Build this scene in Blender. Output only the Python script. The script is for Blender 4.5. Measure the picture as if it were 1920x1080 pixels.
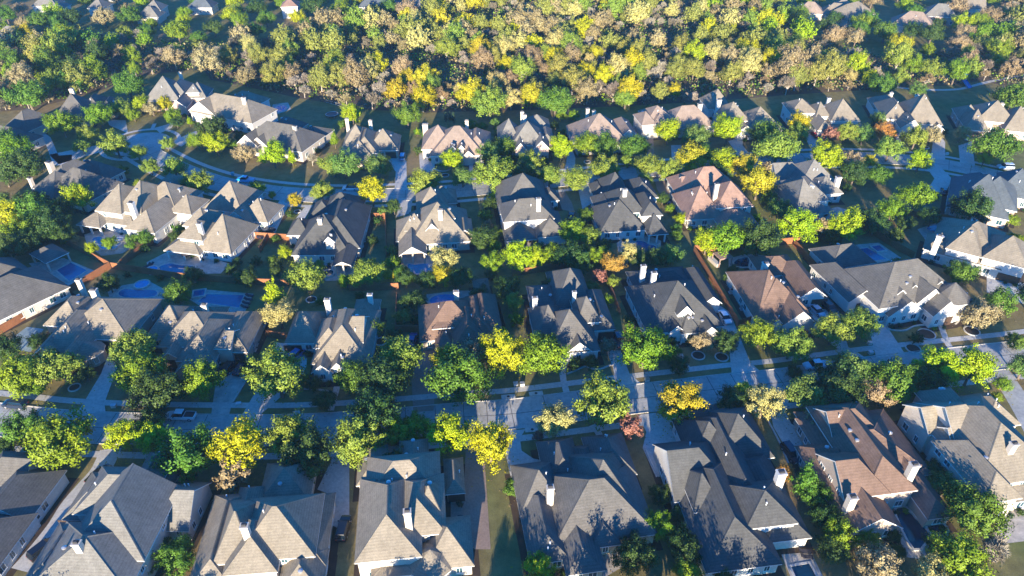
import bpy, math, random
import numpy as np
from mathutils import Vector, Matrix
random.seed(7)
for o in list(bpy.data.objects): bpy.data.objects.remove(o)
S = bpy.context.scene
COL = S.collection
R = math.radians

# ------------------------------------------------------------------ camera, light, exposure
FP, PITCH, CH = 1330.0, R(36.1), 102.0          # focal length in photo pixels, tilt below horizon, camera height (m)
CP, SP = math.cos(PITCH), math.sin(PITCH)
cam = bpy.data.objects.new("camera", bpy.data.cameras.new("camera")); COL.objects.link(cam)
cam.data.sensor_width = 36.0; cam.data.lens = 36.0*FP/1920.0
cam.data.clip_start = 0.5; cam.data.clip_end = 6000
cam.location = (0, 0, CH); cam.rotation_euler = (R(90)-PITCH, 0, 0)
S.camera = cam
SUN_EL, SUN_AZ = R(10.8), R(4.5)
W = bpy.data.worlds.new("World"); S.world = W; W.use_nodes = True
nt = W.node_tree; bg = nt.nodes["Background"]
sky = nt.nodes.new("ShaderNodeTexSky"); sky.sky_type = 'NISHITA'; sky.sun_disc = False
sky.sun_elevation = SUN_EL; sky.sun_rotation = R(180)+SUN_AZ
sky.altitude = 200; sky.air_density = 1.0; sky.dust_density = 0.2; sky.ozone_density = 6.0
tint = nt.nodes.new("ShaderNodeMix"); tint.data_type = 'RGBA'; tint.blend_type = 'MULTIPLY'; tint.inputs[0].default_value = 1.0
tint.inputs[7].default_value = (0.05, 1.08, 1.62, 1)                     # deep clear-air blue
nt.links.new(sky.outputs[0], tint.inputs[6]); nt.links.new(tint.outputs[2], bg.inputs[0]); bg.inputs[1].default_value = 0.10
sl = bpy.data.lights.new("sun", 'SUN'); sl.energy = 5.0; sl.angle = R(0.5); sl.color = (1.0, 0.86, 0.65)
sun = bpy.data.objects.new("sun", sl); COL.objects.link(sun)
sd = Vector((math.sin(SUN_AZ)*math.cos(SUN_EL), math.cos(SUN_AZ)*math.cos(SUN_EL), -math.sin(SUN_EL)))
sun.rotation_euler = sd.to_track_quat('-Z', 'Y').to_euler(); sun.location = (0, -60, 150)
S.view_settings.view_transform = 'Standard'; S.view_settings.look = 'None'
S.view_settings.exposure = 1.52; S.view_settings.gamma = 1.0
S.render.engine = 'CYCLES'
S.cycles.max_bounces = 5; S.cycles.diffuse_bounces = 2; S.cycles.glossy_bounces = 2
S.cycles.transmission_bounces = 2; S.cycles.transparent_max_bounces = 4
S.cycles.use_denoising = True

# ------------------------------------------------------------------ survey: photo point -> place on the ground (or at height z)
def G(u, v, z=0.0):
    dx, dy = u-960, v-540
    t = (CH-z)/(FP*SP+dy*CP)
    return Vector((dx*t, (FP*CP-dy*SP)*t, z))
def scale_at(v, z=0.0): return (FP*SP+(v-540)*CP)/(CH-z)
def PX(p):
    d = p[1]*CP+(CH-p[2])*SP
    return 960+FP*p[0]/d, 540-FP*(-(CH-p[2])*CP+p[1]*SP)/d

# ------------------------------------------------------------------ materials
MATS = {}
def new_mat(name):
    m = bpy.data.materials.new(name); m.use_nodes = True; MATS[name] = m
    return m, m.node_tree.nodes, m.node_tree.links, m.node_tree.nodes["Principled BSDF"]
def coords(N, L, sc=(1, 1, 1)):
    t = N.new("ShaderNodeTexCoord"); mp = N.new("ShaderNodeMapping"); mp.inputs['Scale'].default_value = sc
    L.new(t.outputs['Object'], mp.inputs[0]); return mp.outputs[0]
def noise(N, L, vec, scale, detail=4, rough=.6):
    n = N.new("ShaderNodeTexNoise"); n.inputs['Scale'].default_value = scale
    n.inputs['Detail'].default_value = detail; n.inputs['Roughness'].default_value = rough
    L.new(vec, n.inputs['Vector']); return n.outputs['Fac']
def ramp(N, L, fac, stops):
    r = N.new("ShaderNodeValToRGB"); e = r.color_ramp.elements
    e[0].position, e[0].color = stops[0][0], (*stops[0][1], 1)
    e[1].position, e[1].color = stops[-1][0], (*stops[-1][1], 1)
    for p, c in stops[1:-1]:
        k = e.new(p); k.color = (*c, 1)
    L.new(fac, r.inputs[0]); return r.outputs[0]
def mul(N, L, a, b, f=1.0):
    m = N.new("ShaderNodeMix"); m.data_type = 'RGBA'; m.blend_type = 'MULTIPLY'; m.inputs[0].default_value = f
    L.new(a, m.inputs[6]); L.new(b, m.inputs[7]); return m.outputs[2]
def sc3(c, k): return tuple(min(1, x*k) for x in c)
def bump(N, L, P, fac, strength, dist=.05):
    b = N.new("ShaderNodeBump"); b.inputs['Strength'].default_value = strength; b.inputs['Distance'].default_value = dist
    L.new(fac, b.inputs['Height']); L.new(b.outputs[0], P.inputs['Normal'])
def mottled(name, c, rough=.85, big=.25, fine=3.0, lo=.78, hi=1.22, bmp=0, spec=.3):
    m, N, L, P = new_mat(name); v = coords(N, L)
    a = ramp(N, L, noise(N, L, v, big), [(.3, sc3(c, lo)), (.7, sc3(c, hi))])
    f = noise(N, L, v, fine, 5, .7)
    b = ramp(N, L, f, [(.3, (.75,)*3), (.7, (1.15,)*3)])
    L.new(mul(N, L, a, b), P.inputs['Base Color']); P.inputs['Roughness'].default_value = rough
    P.inputs['Specular IOR Level'].default_value = spec
    if bmp: bump(N, L, P, f, bmp)
    return m
def plain(name, c, rough=.6, metal=0, spec=.5):
    m, N, L, P = new_mat(name); v = coords(N, L)
    a = ramp(N, L, noise(N, L, v, 2.0), [(.3, sc3(c, .9)), (.7, sc3(c, 1.08))])
    L.new(a, P.inputs['Base Color']); P.inputs['Roughness'].default_value = rough; P.inputs['Metallic'].default_value = metal
    P.inputs['Specular IOR Level'].default_value = spec
    return m
def shingle(name, c):
    m, N, L, P = new_mat(name); v = coords(N, L)
    a = ramp(N, L, noise(N, L, v, .22, 3), [(.3, sc3(c, .86)), (.7, sc3(c, 1.12))])
    # courses follow height; tabs differ one from the next
    sx = N.new("ShaderNodeSeparateXYZ"); L.new(v, sx.inputs[0])
    w = N.new("ShaderNodeTexWave"); w.wave_type = 'BANDS'; w.bands_direction = 'Z'; w.wave_profile = 'SAW'
    w.inputs['Scale'].default_value = 1.1; w.inputs['Distortion'].default_value = .6; w.inputs['Detail'].default_value = 1
    w.inputs['Detail Scale'].default_value = 2.0
    L.new(v, w.inputs['Vector'])
    cw = ramp(N, L, w.outputs['Fac'], [(0, (.86,)*3), (.5, (1.0,)*3), (1, (1.08,)*3)])
    f = noise(N, L, v, 4.5, 5, .8)
    b = ramp(N, L, f, [(.25, (.66,)*3), (.75, (1.25,)*3)])
    st = ramp(N, L, noise(N, L, coords(N, L, (.9, .9, .12)), 1.3, 3), [(.35, (.86,)*3), (.62, (1.04,)*3)])
    L.new(mul(N, L, mul(N, L, mul(N, L, a, b), cw), st), P.inputs['Base Color'])
    P.inputs['Roughness'].default_value = .92; P.inputs['Specular IOR Level'].default_value = .15
    bump(N, L, P, f, .5, .04)
    return m
ROOF = {k: shingle("shingles_"+k, c) for k, c in dict(tan=(0.269, 0.231, 0.176), gray=(0.218, 0.206, 0.181), char=(.098, .098, .094),
        brown=(.205, .135, .10), terra=(.32, .205, .155), slate=(.115, .135, .15), dark=(.145, .136, .122), rosy=(0.319, 0.244, 0.193), black=(0.084, 0.088, 0.097)).items()}
def masonry(name, c, c2):
    m, N, L, P = new_mat(name); v = coords(N, L)
    a = ramp(N, L, noise(N, L, v, .35, 3), [(.3, c), (.7, c2)])
    f = noise(N, L, coords(N, L, (3.2, 3.2, 9)), 1.6, 3, .7)
    b = ramp(N, L, f, [(.3, (.72,)*3), (.7, (1.12,)*3)])
    L.new(mul(N, L, a, b), P.inputs['Base Color']); P.inputs['Roughness'].default_value = .9
    bump(N, L, P, f, .3, .03)
    return m
WALL = {k: masonry("masonry_"+k, *c) for k, c in dict(white=((.68, .64, .57), (.76, .73, .67)), cream=((.62, .54, .44), (.70, .62, .52)),
        tan=((.46, .37, .29), (.55, .45, .36)), pink=((.52, .37, .31), (.60, .45, .37)), stone=((.45, .39, .32), (.66, .58, .48))).items()}
M_TRIM = plain("white_trim", (.78, .77, .74), .5)
M_GLASS = plain("window_glass", (.03, .085, .11), .08, 0, .8)
M_CGLASS = plain("car_glass", (.01, .014, .02), .08, 0, .6)
M_DOOR = plain("dark_wood_door", (.075, .045, .03), .6)
M_WDOOR = plain("light_garage_door", (.50, .45, .38), .6)
M_METAL = plain("galvanised_metal", (.55, .55, .55), .4, .6)
M_DMETAL = plain("dark_metal", (.03, .03, .035), .5)
M_ROAD = mottled("road_concrete", (.46, .445, .41), .9, .16, 1.2, .78, 1.14)
M_WALK = mottled("walk_concrete", (.56, .53, .48), .9, .2, 2.0, .9, 1.08)
M_DRIVE = mottled("drive_concrete", (.58, .55, .50), .9, .12, 1.5, .88, 1.1)
M_PAVER = mottled("paver_drive", (.33, .24, .185), .9, .2, 2.5, .85, 1.15)
M_FLAG = mottled("flagstone", (.50, .45, .39), .85, .5, 1.2, .75, 1.2)
M_MULCH = mottled("mulch", (.075, .05, .033), .95, .5, 5, .8, 1.2)
M_FLOOR = mottled("leaf_litter", (.13, .095, .06), .95, .06, 1.0, .7, 1.25)
M_FENCE = mottled("cedar_boards", (.30, .125, .055), .85, .3, 3, .8, 1.2)
M_RUB = plain("tyre_rubber", (.015, .015, .015), .8)
M_BLUE = plain("blue_plastic", (.02, .20, .50), .4)
M_TEAL = plain("teal_fabric", (.05, .35, .45), .7)
M_CLOTH = plain("dark_cushion", (.04, .035, .045), .8)
M_PLATE = plain("light_plate", (.8, .8, .8), .4)
M_TAIL = plain("tail_lamp", (.35, .01, .01), .3)
def water(name, c):
    m, N, L, P = new_mat(name); v = coords(N, L)
    n = noise(N, L, v, 1.2, 2); a = ramp(N, L, n, [(.3, sc3(c, .85)), (.7, sc3(c, 1.2))])
    L.new(a, P.inputs['Base Color']); P.inputs['Roughness'].default_value = .06; P.inputs['Specular IOR Level'].default_value = .6
    bump(N, L, P, n, .06, .05); return m
M_WAT = water("pool_water_deep", (.006, .13, .27)); M_WAT2 = water("pool_water_pale", (.02, .26, .52)); M_WAT3 = water("pool_water_dark", (.005, .03, .06))
# lawns: tan dormant turf with green patches
m, N, L, P = new_mat("lawn"); v = coords(N, L)
a = ramp(N, L, noise(N, L, v, .022, 3), [(.35, (.31, .22, .105)), (.5, (.25, .21, .085)), (.66, (.155, .185, .055))])
b = ramp(N, L, noise(N, L, v, .35, 5, .7), [(.3, (.66,)*3), (.7, (1.2,)*3)])
f = noise(N, L, v, 5, 4, .8); c_ = ramp(N, L, f, [(.25, (.7,)*3), (.75, (1.2,)*3)])
L.new(mul(N, L, mul(N, L, a, b), c_), P.inputs['Base Color']); P.inputs['Roughness'].default_value = .95
P.inputs['Specular IOR Level'].default_value = .1; bump(N, L, P, f, .6, .08); M_LAWN = m
def leafmat(name, c, c2):
    m, N, L, P = new_mat(name)
    oi = N.new("ShaderNodeObjectInfo"); t = N.new("ShaderNodeTexCoord")
    ad = N.new("ShaderNodeVectorMath"); ad.operation = 'ADD'; sc = N.new("ShaderNodeMath"); sc.operation = 'MULTIPLY'; sc.inputs[1].default_value = 40
    L.new(oi.outputs['Random'], sc.inputs[0]); L.new(t.outputs['Object'], ad.inputs[0]); L.new(sc.outputs[0], ad.inputs[1])
    n1 = noise(N, L, ad.outputs[0], 1.7, 2); n2 = noise(N, L, ad.outputs[0], 14, 2, .8)
    a = ramp(N, L, n1, [(.34, c), (.64, c2)])
    b = ramp(N, L, n2, [(.3, (.6,)*3), (.7, (1.28,)*3)])
    hs = N.new("ShaderNodeHueSaturation"); mr = N.new("ShaderNodeMapRange"); mr.inputs[3].default_value = .482; mr.inputs[4].default_value = .518
    L.new(oi.outputs['Random'], mr.inputs[0]); L.new(mr.outputs[0], hs.inputs['Hue']); L.new(mul(N, L, a, b), hs.inputs['Color'])
    L.new(hs.outputs[0], P.inputs['Base Color']); P.inputs['Roughness'].default_value = .55; P.inputs['Specular IOR Level'].default_value = .25
    return m
LEAF = {k: leafmat("leaves_"+k, *c) for k, c in dict(
    L=((.20, .31, .003), (.36, .45, .004)), Y=((.32, .31, .004), (.46, .43, .006)), G=((.32, .26, .01), (.46, .39, .016)),
    O=((.36, .18, .03), (.44, .26, .05)), R=((.25, .12, .075), (.34, .18, .11)), T=((.23, .175, .09), (.33, .25, .12)),
    P=((.36, .32, .10), (.47, .41, .14)), S=((.075, .15, .022), (.16, .25, .045)), M=((.055, .13, .010), (.125, .23, .018)),
    A=((.11, .20, .006), (.21, .31, .010)), D=((.028, .065, .010), (.065, .12, .018)), B=((.29, .25, .19), (.42, .37, .28)),
    Q=((.19, .20, .035), (.31, .31, .055)), K=((.17, .145, .105), (.27, .225, .16)), C=((.03, .06, .03), (.05, .09, .04)), V=((.14, .215, .022), (.25, .325, .035)), W=((.29, .225, .115), (.41, .33, .16))).items()}
M_BARK = mottled("bark", (.20, .155, .115), .9, .8, 4)
M_PBARK = mottled("pale_bark", (.46, .40, .33), .9, .8, 4)

# ------------------------------------------------------------------ mesh helpers
class MB:
    def __init__(s): s.v = []; s.f = []; s.mi = []
    def face(s, pts, mi=0):
        i = len(s.v); s.v += [tuple(p) for p in pts]; s.f.append(tuple(range(i, i+len(pts)))); s.mi.append(mi)
    def box(s, x0, y0, z0, x1, y1, z1, mi=0, M=None, tx=0, ty=0):
        p = [(x0, y0, z0), (x1, y0, z0), (x1, y1, z0), (x0, y1, z0), (x0+tx, y0+ty, z1), (x1-tx, y0+ty, z1), (x1-tx, y1-ty, z1), (x0+tx, y1-ty, z1)]
        if M is not None: p = [tuple(M @ Vector(q)) for q in p]
        i = len(s.v); s.v += p
        for a in ((0, 3, 2, 1), (4, 5, 6, 7), (0, 1, 5, 4), (1, 2, 6, 5), (2, 3, 7, 6), (3, 0, 4, 7)):
            s.f.append(tuple(i+k for k in a)); s.mi.append(mi)
    def tube(s, a, b, ra, rb, n=6, mi=0, cap=True):
        a, b = Vector(a), Vector(b); d = (b-a).normalized()
        t = Vector((1, 0, 0)) if abs(d.x) < .8 else Vector((0, 1, 0)); e = d.cross(t).normalized(); g = d.cross(e)
        i = len(s.v)
        for c, r in ((a, ra), (b, rb)):
            for k in range(n):
                an = 2*math.pi*k/n; s.v.append(tuple(c+e*(r*math.cos(an))+g*(r*math.sin(an))))
        for k in range(n):
            j = (k+1) % n; s.f.append((i+k, i+j, i+n+j, i+n+k)); s.mi.append(mi)
        if cap: s.f.append(tuple(i+n+k for k in range(n))); s.mi.append(mi); s.f.append(tuple(i+n-1-k for k in range(n))); s.mi.append(mi)
    def mesh(s, name, mats):
        me = bpy.data.meshes.new(name); me.from_pydata(s.v, [], s.f)
        for m in (mats if isinstance(mats, (list, tuple)) else [mats]): me.materials.append(m)
        if any(s.mi): me.polygons.foreach_set("material_index", s.mi)
        me.update(); return me
    def obj(s, name, mats, parent=None):
        return link(name, s.mesh(name, mats), parent)
def link(name, data, parent=None, loc=None, rz=None):
    o = bpy.data.objects.new(name, data); COL.objects.link(o)
    if parent: o.parent = parent
    if loc is not None: o.location = loc
    if rz is not None: o.rotation_euler = (0, 0, rz)
    return o
THINGS = []
def tag(o, label, cat, group=None):
    o['label'] = label; o['category'] = cat
    if group: o['group'] = group
    THINGS.append(o); return o
def thing(name, label, cat, loc=(0, 0, 0), rz=0, group=None):
    return tag(link(name, None, None, loc, rz), label, cat, group)
def struct(o, kind='structure'): o['kind'] = kind; return o
def poly_area(p): return sum(p[i][0]*p[(i+1) % len(p)][1]-p[(i+1) % len(p)][0]*p[i][1] for i in range(len(p)))/2
def ccw(p): return p if poly_area(p) > 0 else p[::-1]
def chaikin(p, n=2):
    for _ in range(n):
        q = []
        for i in range(len(p)):
            a, b = p[i], p[(i+1) % len(p)]; q += [a*.75+b*.25, a*.25+b*.75]
        p = q
    return p
def offset(p, d):
    q = []
    for i in range(len(p)):
        a, b, c = p[i-1], p[i], p[(i+1) % len(p)]
        n1 = Vector((b[1]-a[1], -(b[0]-a[0]))).normalized(); n2 = Vector((c[1]-b[1], -(c[0]-b[0]))).normalized()
        n = (n1+n2); n = n/max(.5, n.length_squared)*2
        q.append(Vector((b[0]+n.x*d, b[1]+n.y*d, 0)))
    return q
def px_poly(pts): return ccw([G(u, v) for u, v in pts])
def sheet(name, polys, z, mat, kind='structure', t=0):
    b = MB()
    for p in polys: b.face([(q[0], q[1], z) for q in p])
    o = b.obj(name, mat); return struct(o, kind)
def resample(pts, n=6):
    out = []
    for i in range(len(pts)-1):
        p0 = pts[max(0, i-1)]; p1 = pts[i]; p2 = pts[i+1]; p3 = pts[min(len(pts)-1, i+2)]
        for k in range(n):
            t = k/n
            out.append(.5*((2*p1)+(p2-p0)*t+(2*p0-5*p1+4*p2-p3)*t*t+(3*p1-p0-3*p2+p3)*t*t*t))
    out.append(pts[-1]); return out
def side(pts, d):
    q = []
    for i, p in enumerate(pts):
        t = (pts[min(i+1, len(pts)-1)]-pts[max(0, i-1)]); n = Vector((-t.y, t.x, 0)).normalized(); q.append(p+n*d)
    return q
def strip(b, pts, d0, d1, z, skip=None):
    a, c = side(pts, d0), side(pts, d1)
    for i in range(len(pts)-1):
        b.face([(a[i].x, a[i].y, z), (a[i+1].x, a[i+1].y, z), (c[i+1].x, c[i+1].y, z), (c[i].x, c[i].y, z)][::(1 if d0 > d1 else -1)])
def kerb(b, pts, d, w=.16, h=.11):
    a, c = side(pts, d-w/2), side(pts, d+w/2)
    for i in range(len(pts)-1):
        q = [a[i], a[i+1], c[i+1], c[i]]
        b.face([(p.x, p.y, h) for p in q]); b.face([(a[i].x, a[i].y, 0), (a[i+1].x, a[i+1].y, 0), (a[i+1].x, a[i+1].y, h), (a[i].x, a[i].y, h)])
        b.face([(c[i].x, c[i].y, 0), (c[i+1].x, c[i+1].y, 0), (c[i+1].x, c[i+1].y, h), (c[i].x, c[i].y, h)][::-1])

# ------------------------------------------------------------------ ground, streets, drives
b = MB(); b.face([(-2500, -1500, 0), (2500, -1500, 0), (2500, 3500, 0), (-2500, 3500, 0)])
struct(b.obj("ground", M_LAWN))
street = resample([G(u, v) for u, v in [(-330, 745), (-160, 768), (0, 786), (100, 797), (200, 802), (320, 805), (430, 806), (530, 806), (640, 801), (760, 792),
    (870, 782), (960, 776), (1090, 760), (1180, 749), (1290, 736), (1383, 725), (1467, 717), (1560, 704), (1650, 692), (1750, 681), (1850, 670), (1960, 657), (2150, 628)]])
lane = resample([G(u, v) for u, v in [(268, 282), (300, 300), (345, 322), (400, 341), (450, 352), (520, 362), (600, 367), (680, 367), (760, 364), (830, 360), (950, 349),
    (1080, 335), (1220, 320), (1360, 308), (1460, 301), (1560, 296), (1650, 297), (1740, 304), (1820, 318), (1920, 342), (2050, 380)]])
bulb_c = G(264, 270); bulb = [bulb_c+Vector((9.5*math.cos(a*math.pi/18), 9.5*math.sin(a*math.pi/18), 0)) for a in range(36)]
by = resample([G(u, v) for u, v in [(1868, 690), (1893, 725), (1920, 768), (1965, 850), (2030, 960)]])
b = MB(); strip(b, street, 3.9, -3.9, .02); struct(b.obj("street", M_ROAD))
b = MB(); strip(b, lane, 3.9, -3.9, .02); struct(b.obj("cul_de_sac_street", M_ROAD))
sheet("cul_de_sac_bulb", [bulb], .024, M_ROAD)
b = MB(); strip(b, by, 2.3, -2.3, .028); struct(b.obj("side_road", M_ROAD))
b = MB()
for pts in (street, lane):
    for d in (4.0, -4.0): kerb(b, pts, d)
struct(b.obj("kerb", M_WALK))
b = MB()
for pts in (street, lane):
    for d in (6.5, -6.5): strip(b, pts, d+.75, d-.75, .036)
ring = [bulb_c+Vector((math.cos(a*math.pi/18), math.sin(a*math.pi/18), 0))*12.2 for a in range(2, 31)]
strip(b, ring, .7, -.7, .04)
struct(b.obj("sidewalk", M_WALK))
# expansion joints across the concrete street
b = MB()
for pts in (street, lane):
    for i in range(0, len(pts)-1, 3):
        t = (pts[i+1]-pts[i]).normalized(); n = Vector((-t.y, t.x, 0)); p = pts[i]
        q = [p+n*3.85-t*.06, p-n*3.85-t*.06, p-n*3.85+t*.06, p+n*3.85+t*.06]
        b.face([(x.x, x.y, .026) for x in q])
    strip(b, pts, .06, -.06, .0265)
struct(b.obj("street_joints", mottled("joint_tar", (.12, .11, .10), .9)))
b = MB()
strip(b, resample([G(u, v) for u, v in [(1600, 150), (1640, 158), (1677, 163), (1723, 168), (1790, 168), (1820, 162), (1856, 153), (1920, 140), (2000, 120)]]), 0.85, -0.85, .03)
struct(b.obj("trail_path", M_WALK))
DR = [  # driveways
 ('c', [(640, 812), (655, 815), (655, 1000), (620, 984), (614, 925), (595, 918), (622, 862), (622, 815)]), ('v', [(875, 812), (905, 810), (920, 1030), (890, 1030), (845, 985), (845, 935), (870, 930), (872, 870)]),
 ('c', [(945, 808), (985, 805), (975, 822), (978, 845), (1000, 860), (1015, 863), (1027, 905), (985, 910), (960, 905), (950, 860)]),
 ('c', [(1195, 778), (1245, 772), (1285, 850), (1275, 870), (1230, 895), (1205, 840), (1212, 810)]), ('c', [(1440, 752), (1480, 748), (1472, 772), (1484, 795), (1525, 815), (1545, 850), (1500, 865), (1470, 835), (1450, 800)]),
 ('c', [(205, 660), (215, 680), (220, 690), (196, 755), (198, 775), (145, 774), (163, 745), (190, 700)]), ('f', [(425, 690), (484, 678), (436, 753), (428, 785), (395, 785), (405, 715)]),
 ('c', [(518, 642), (578, 650), (574, 690), (560, 715), (480, 785), (450, 785), (505, 690)]), ('v', [(792, 640), (822, 640), (813, 770), (775, 773), (772, 715)]), ('c', [(1117, 620), (1150, 620), (1180, 700), (1205, 722), (1155, 728), (1150, 690), (1140, 665)]),
 ('c', [(1345, 570), (1368, 585), (1407, 680), (1425, 696), (1372, 703), (1368, 662), (1355, 620)]), ('c', [(1505, 580), (1570, 580), (1590, 650), (1625, 672), (1585, 680), (1570, 655), (1530, 620)]),
 ('c', [(1578, 575), (1640, 560), (1668, 600), (1665, 615), (1697, 664), (1643, 671), (1630, 620), (1600, 600)]), ('c', [(1850, 515), (1935, 535), (1935, 575), (1850, 548)]),
 ('c', [(524, 376), (545, 376), (510, 450), (465, 440), (498, 415)]), ('c', [(585, 385), (570, 415), (545, 432), (555, 410), (570, 390)]), ('c', [(748, 371), (774, 371), (770, 400), (742, 408), (746, 395)]),
 ('v', [(1040, 355), (1060, 360), (1072, 380), (1078, 398), (1054, 393)]), ('c', [(1083, 350), (1104, 345), (1115, 378), (1092, 392)]), ('v', [(1225, 325), (1245, 327), (1260, 357), (1268, 372), (1250, 385), (1232, 355)]),
 ('c', [(1734, 310), (1760, 310), (1785, 335), (1773, 362), (1738, 357), (1752, 335)]), ('c', [(721, 290), (750, 290), (762, 303), (763, 356), (740, 356), (742, 322)]), ('c', [(785, 285), (815, 288), (815, 318), (797, 336), (800, 352), (785, 352), (788, 320)]),
 ('c', [(1065, 287), (1074, 283), (1079, 296), (1077, 328), (1056, 330)]), ('v', [(1208, 248), (1224, 245), (1228, 312), (1213, 313)]), ('c', [(1258, 272), (1277, 272), (1283, 286), (1272, 308), (1260, 308)]), ('c', [(1365, 265), (1396, 254), (1392, 272), (1412, 298), (1389, 298)]),
 ('c', [(1514, 240), (1543, 250), (1548, 290), (1527, 290), (1512, 263)]), ('c', [(1755, 240), (1772, 267), (1772, 300), (1745, 298), (1748, 273)]), ('c', [(1797, 273), (1822, 265), (1828, 310), (1800, 305)]),
 ('c', [(320, 266), (368, 245), (372, 252), (340, 275)]), ('c', [(290, 240), (318, 232), (330, 225), (322, 240), (300, 250)]), ('c', [(76, 243), (95, 258), (110, 292), (135, 290), (135, 310), (100, 310), (87, 273), (78, 262)]), ('c', [(92, 290), (235, 262), (240, 270), (110, 308)]),
 ('c', [(200, 224), (236, 226), (240, 250), (205, 235)])]
for mk, m, nm in (('c', M_DRIVE, "driveway"), ('v', M_PAVER, "paver_driveway"), ('f', M_FLAG, "stone_driveway")):
    sheet(nm, [px_poly(p) for k, p in DR if k == mk], .03, m)
b = MB()
for pts, w in [([(208, 842), (190, 880), (163, 912), (135, 945), (110, 985), (75, 1030), (40, 1070)], 1.9)]:
    strip(b, resample([G(u, v) for u, v in pts]), w, -w, .031)
struct(b.obj("curved_driveway", M_DRIVE))
b = MB()
for pts in [[(1063, 672), (1055, 700), (1062, 735)], [(1262, 640), (1268, 652), (1283, 680), (1292, 695)], [(632, 725), (620, 770)], [(1757, 590), (1775, 640), (1785, 655)], [(1682, 256), (1693, 284)],
            [(1128, 830), (1122, 812), (1110, 797)], [(1378, 790), (1368, 768)], [(1330, 786), (1345, 775)], [(884, 305), (882, 335)], [(290, 232), (285, 243)], [(560, 790), (555, 770)]]:
    strip(b, resample([G(u, v) for u, v in pts]), .65, -.65, .042)
struct(b.obj("garden_path", M_WALK))
PAT = [[(54, 494), (120, 484), (178, 508), (140, 541), (113, 531), (60, 500)], [(158, 440), (215, 422), (262, 430), (268, 452), (230, 475), (190, 480), (163, 460)], [(275, 492), (318, 470), (372, 475), (431, 495), (414, 513), (280, 516)],
       [(202, 547), (231, 535), (279, 527), (311, 544), (308, 561), (207, 563)], [(356, 562), (385, 543), (475, 551), (457, 590), (400, 590)], [(795, 455), (835, 453), (832, 482), (816, 508), (758, 518), (752, 480)],
       [(1174, 443), (1217, 441), (1240, 452), (1236, 474), (1160, 474), (1156, 456)], [(1366, 485), (1400, 476), (1445, 480), (1440, 503), (1366, 503)], [(1540, 465), (1648, 455), (1690, 484), (1640, 495), (1555, 490)],
       [(1720, 430), (1755, 418), (1800, 425), (1830, 440), (1790, 455), (1735, 450)], [(1660, 945), (1700, 935), (1760, 975), (1770, 1005), (1735, 1050), (1700, 1045)], [(1465, 1040), (1520, 1035), (1545, 1085), (1490, 1100)],
       [(505, 214), (512, 196), (540, 192), (546, 205), (515, 216)], [(596, 498), (628, 478), (664, 490), (664, 525), (610, 527)], [(1860, 960), (1940, 935), (1960, 1010), (1880, 1020)], [(945, 452), (1000, 448), (1008, 462), (950, 468)], [(1290, 415), (1350, 412), (1350, 430), (1292, 428)],
       [(1520, 400), (1570, 388), (1605, 398), (1580, 415), (1530, 415)], [(700, 1050), (780, 1045), (775, 1095), (700, 1100)], [(800, 552), (860, 545), (895, 545), (895, 575), (815, 580), (798, 565)], [(1120, 1020), (1175, 1005), (1190, 1050), (1130, 1085)]]
sheet("patio", [px_poly(p) for p in PAT], .034, M_FLAG)
sheet("sports_court", [px_poly([(24, 633), (51, 613), (82, 617), (58, 660), (31, 657)])], .033, mottled("court_slab", (.30, .38, .37), .8))
# forest floor
FOREST = [(-150, 92), (70, 95), (250, 84), (450, 88), (560, 74), (640, 58), (800, 40), (880, -30), (1440, -30), (1470, 52), (1530, 84), (1680, 112), (1800, 100), (1870, 62), (1910, -30), (2100, -30), (2100, 170), (1920, 168), (1840, 152), (1780, 160), (1650, 167), (1480, 178), (1330, 190), (1150, 200),
          (1000, 206), (800, 211), (690, 206), (560, 184), (450, 160), (395, 150), (380, 128), (240, 146), (200, 166), (60, 205), (-100, 215)]
fpoly = px_poly(FOREST)
sheet("forest_floor", [fpoly], .008, M_FLOOR)
# ------------------------------------------------------------------ houses
# a wing: (u, v of its near-left eave corner, u of its near-right eave corner, depth m, eave height m, form[, pitch])
# form: ridge axis x|y + the two ends h(ip)|g(able); 'p..' = open porch on posts; 'oct' = turret (u, v, radius, eave, 'oct', pitch)
WIN = {}
def window_mesh(w, h):
    k = (w, h)
    if k not in WIN:
        a = MB(); t = .11
        a.box(-w/2, -.07, -h/2, -w/2+t, .02, h/2); a.box(w/2-t, -.07, -h/2, w/2, .02, h/2)
        a.box(-w/2+t, -.07, -h/2, w/2-t, .02, -h/2+t); a.box(-w/2+t, -.07, h/2-t, w/2-t, .02, h/2); a.box(-.035, -.06, -h/2+t, .035, .02, h/2-t); 
        a.box(-w/2-.06, -.14, -h/2-.09, w/2+.06, .0, -h/2-.003)
        p = MB(); p.box(-w/2+t, -.03, -h/2+t, w/2-t, -.01, h/2-t)
        WIN[k] = (a.mesh("window", M_TRIM), p.mesh("pane", M_GLASS))
    return WIN[k]
g_ = MB(); g_.box(-2.4, -.06, -1.05, 2.4, .02, 1.05)
for i in range(4): g_.box(-2.3, -.09, -1.0+i*.5, 2.3, -.061, -1.0+i*.5+.44)
GAR = {True: g_.mesh("garage_door", M_DOOR), False: g_.mesh("garage_door", M_WDOOR)}
d_ = MB(); d_.box(-.95, -.05, -1.2, .95, .02, 1.2); d_.box(-.8, -.09, -1.1, -.05, -.051, 1.0); d_.box(.05, -.09, -1.1, .8, -.051, 1.0)
FDOOR = d_.mesh("front_door", M_DOOR)
v_ = MB(); v_.tube((0, 0, -.3), (0, 0, .55), .09, .09, 8); v_.tube((0, 0, .5), (0, 0, .62), .14, .12, 8)
VENT = v_.mesh("vent_pipe", M_PLATE)
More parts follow.
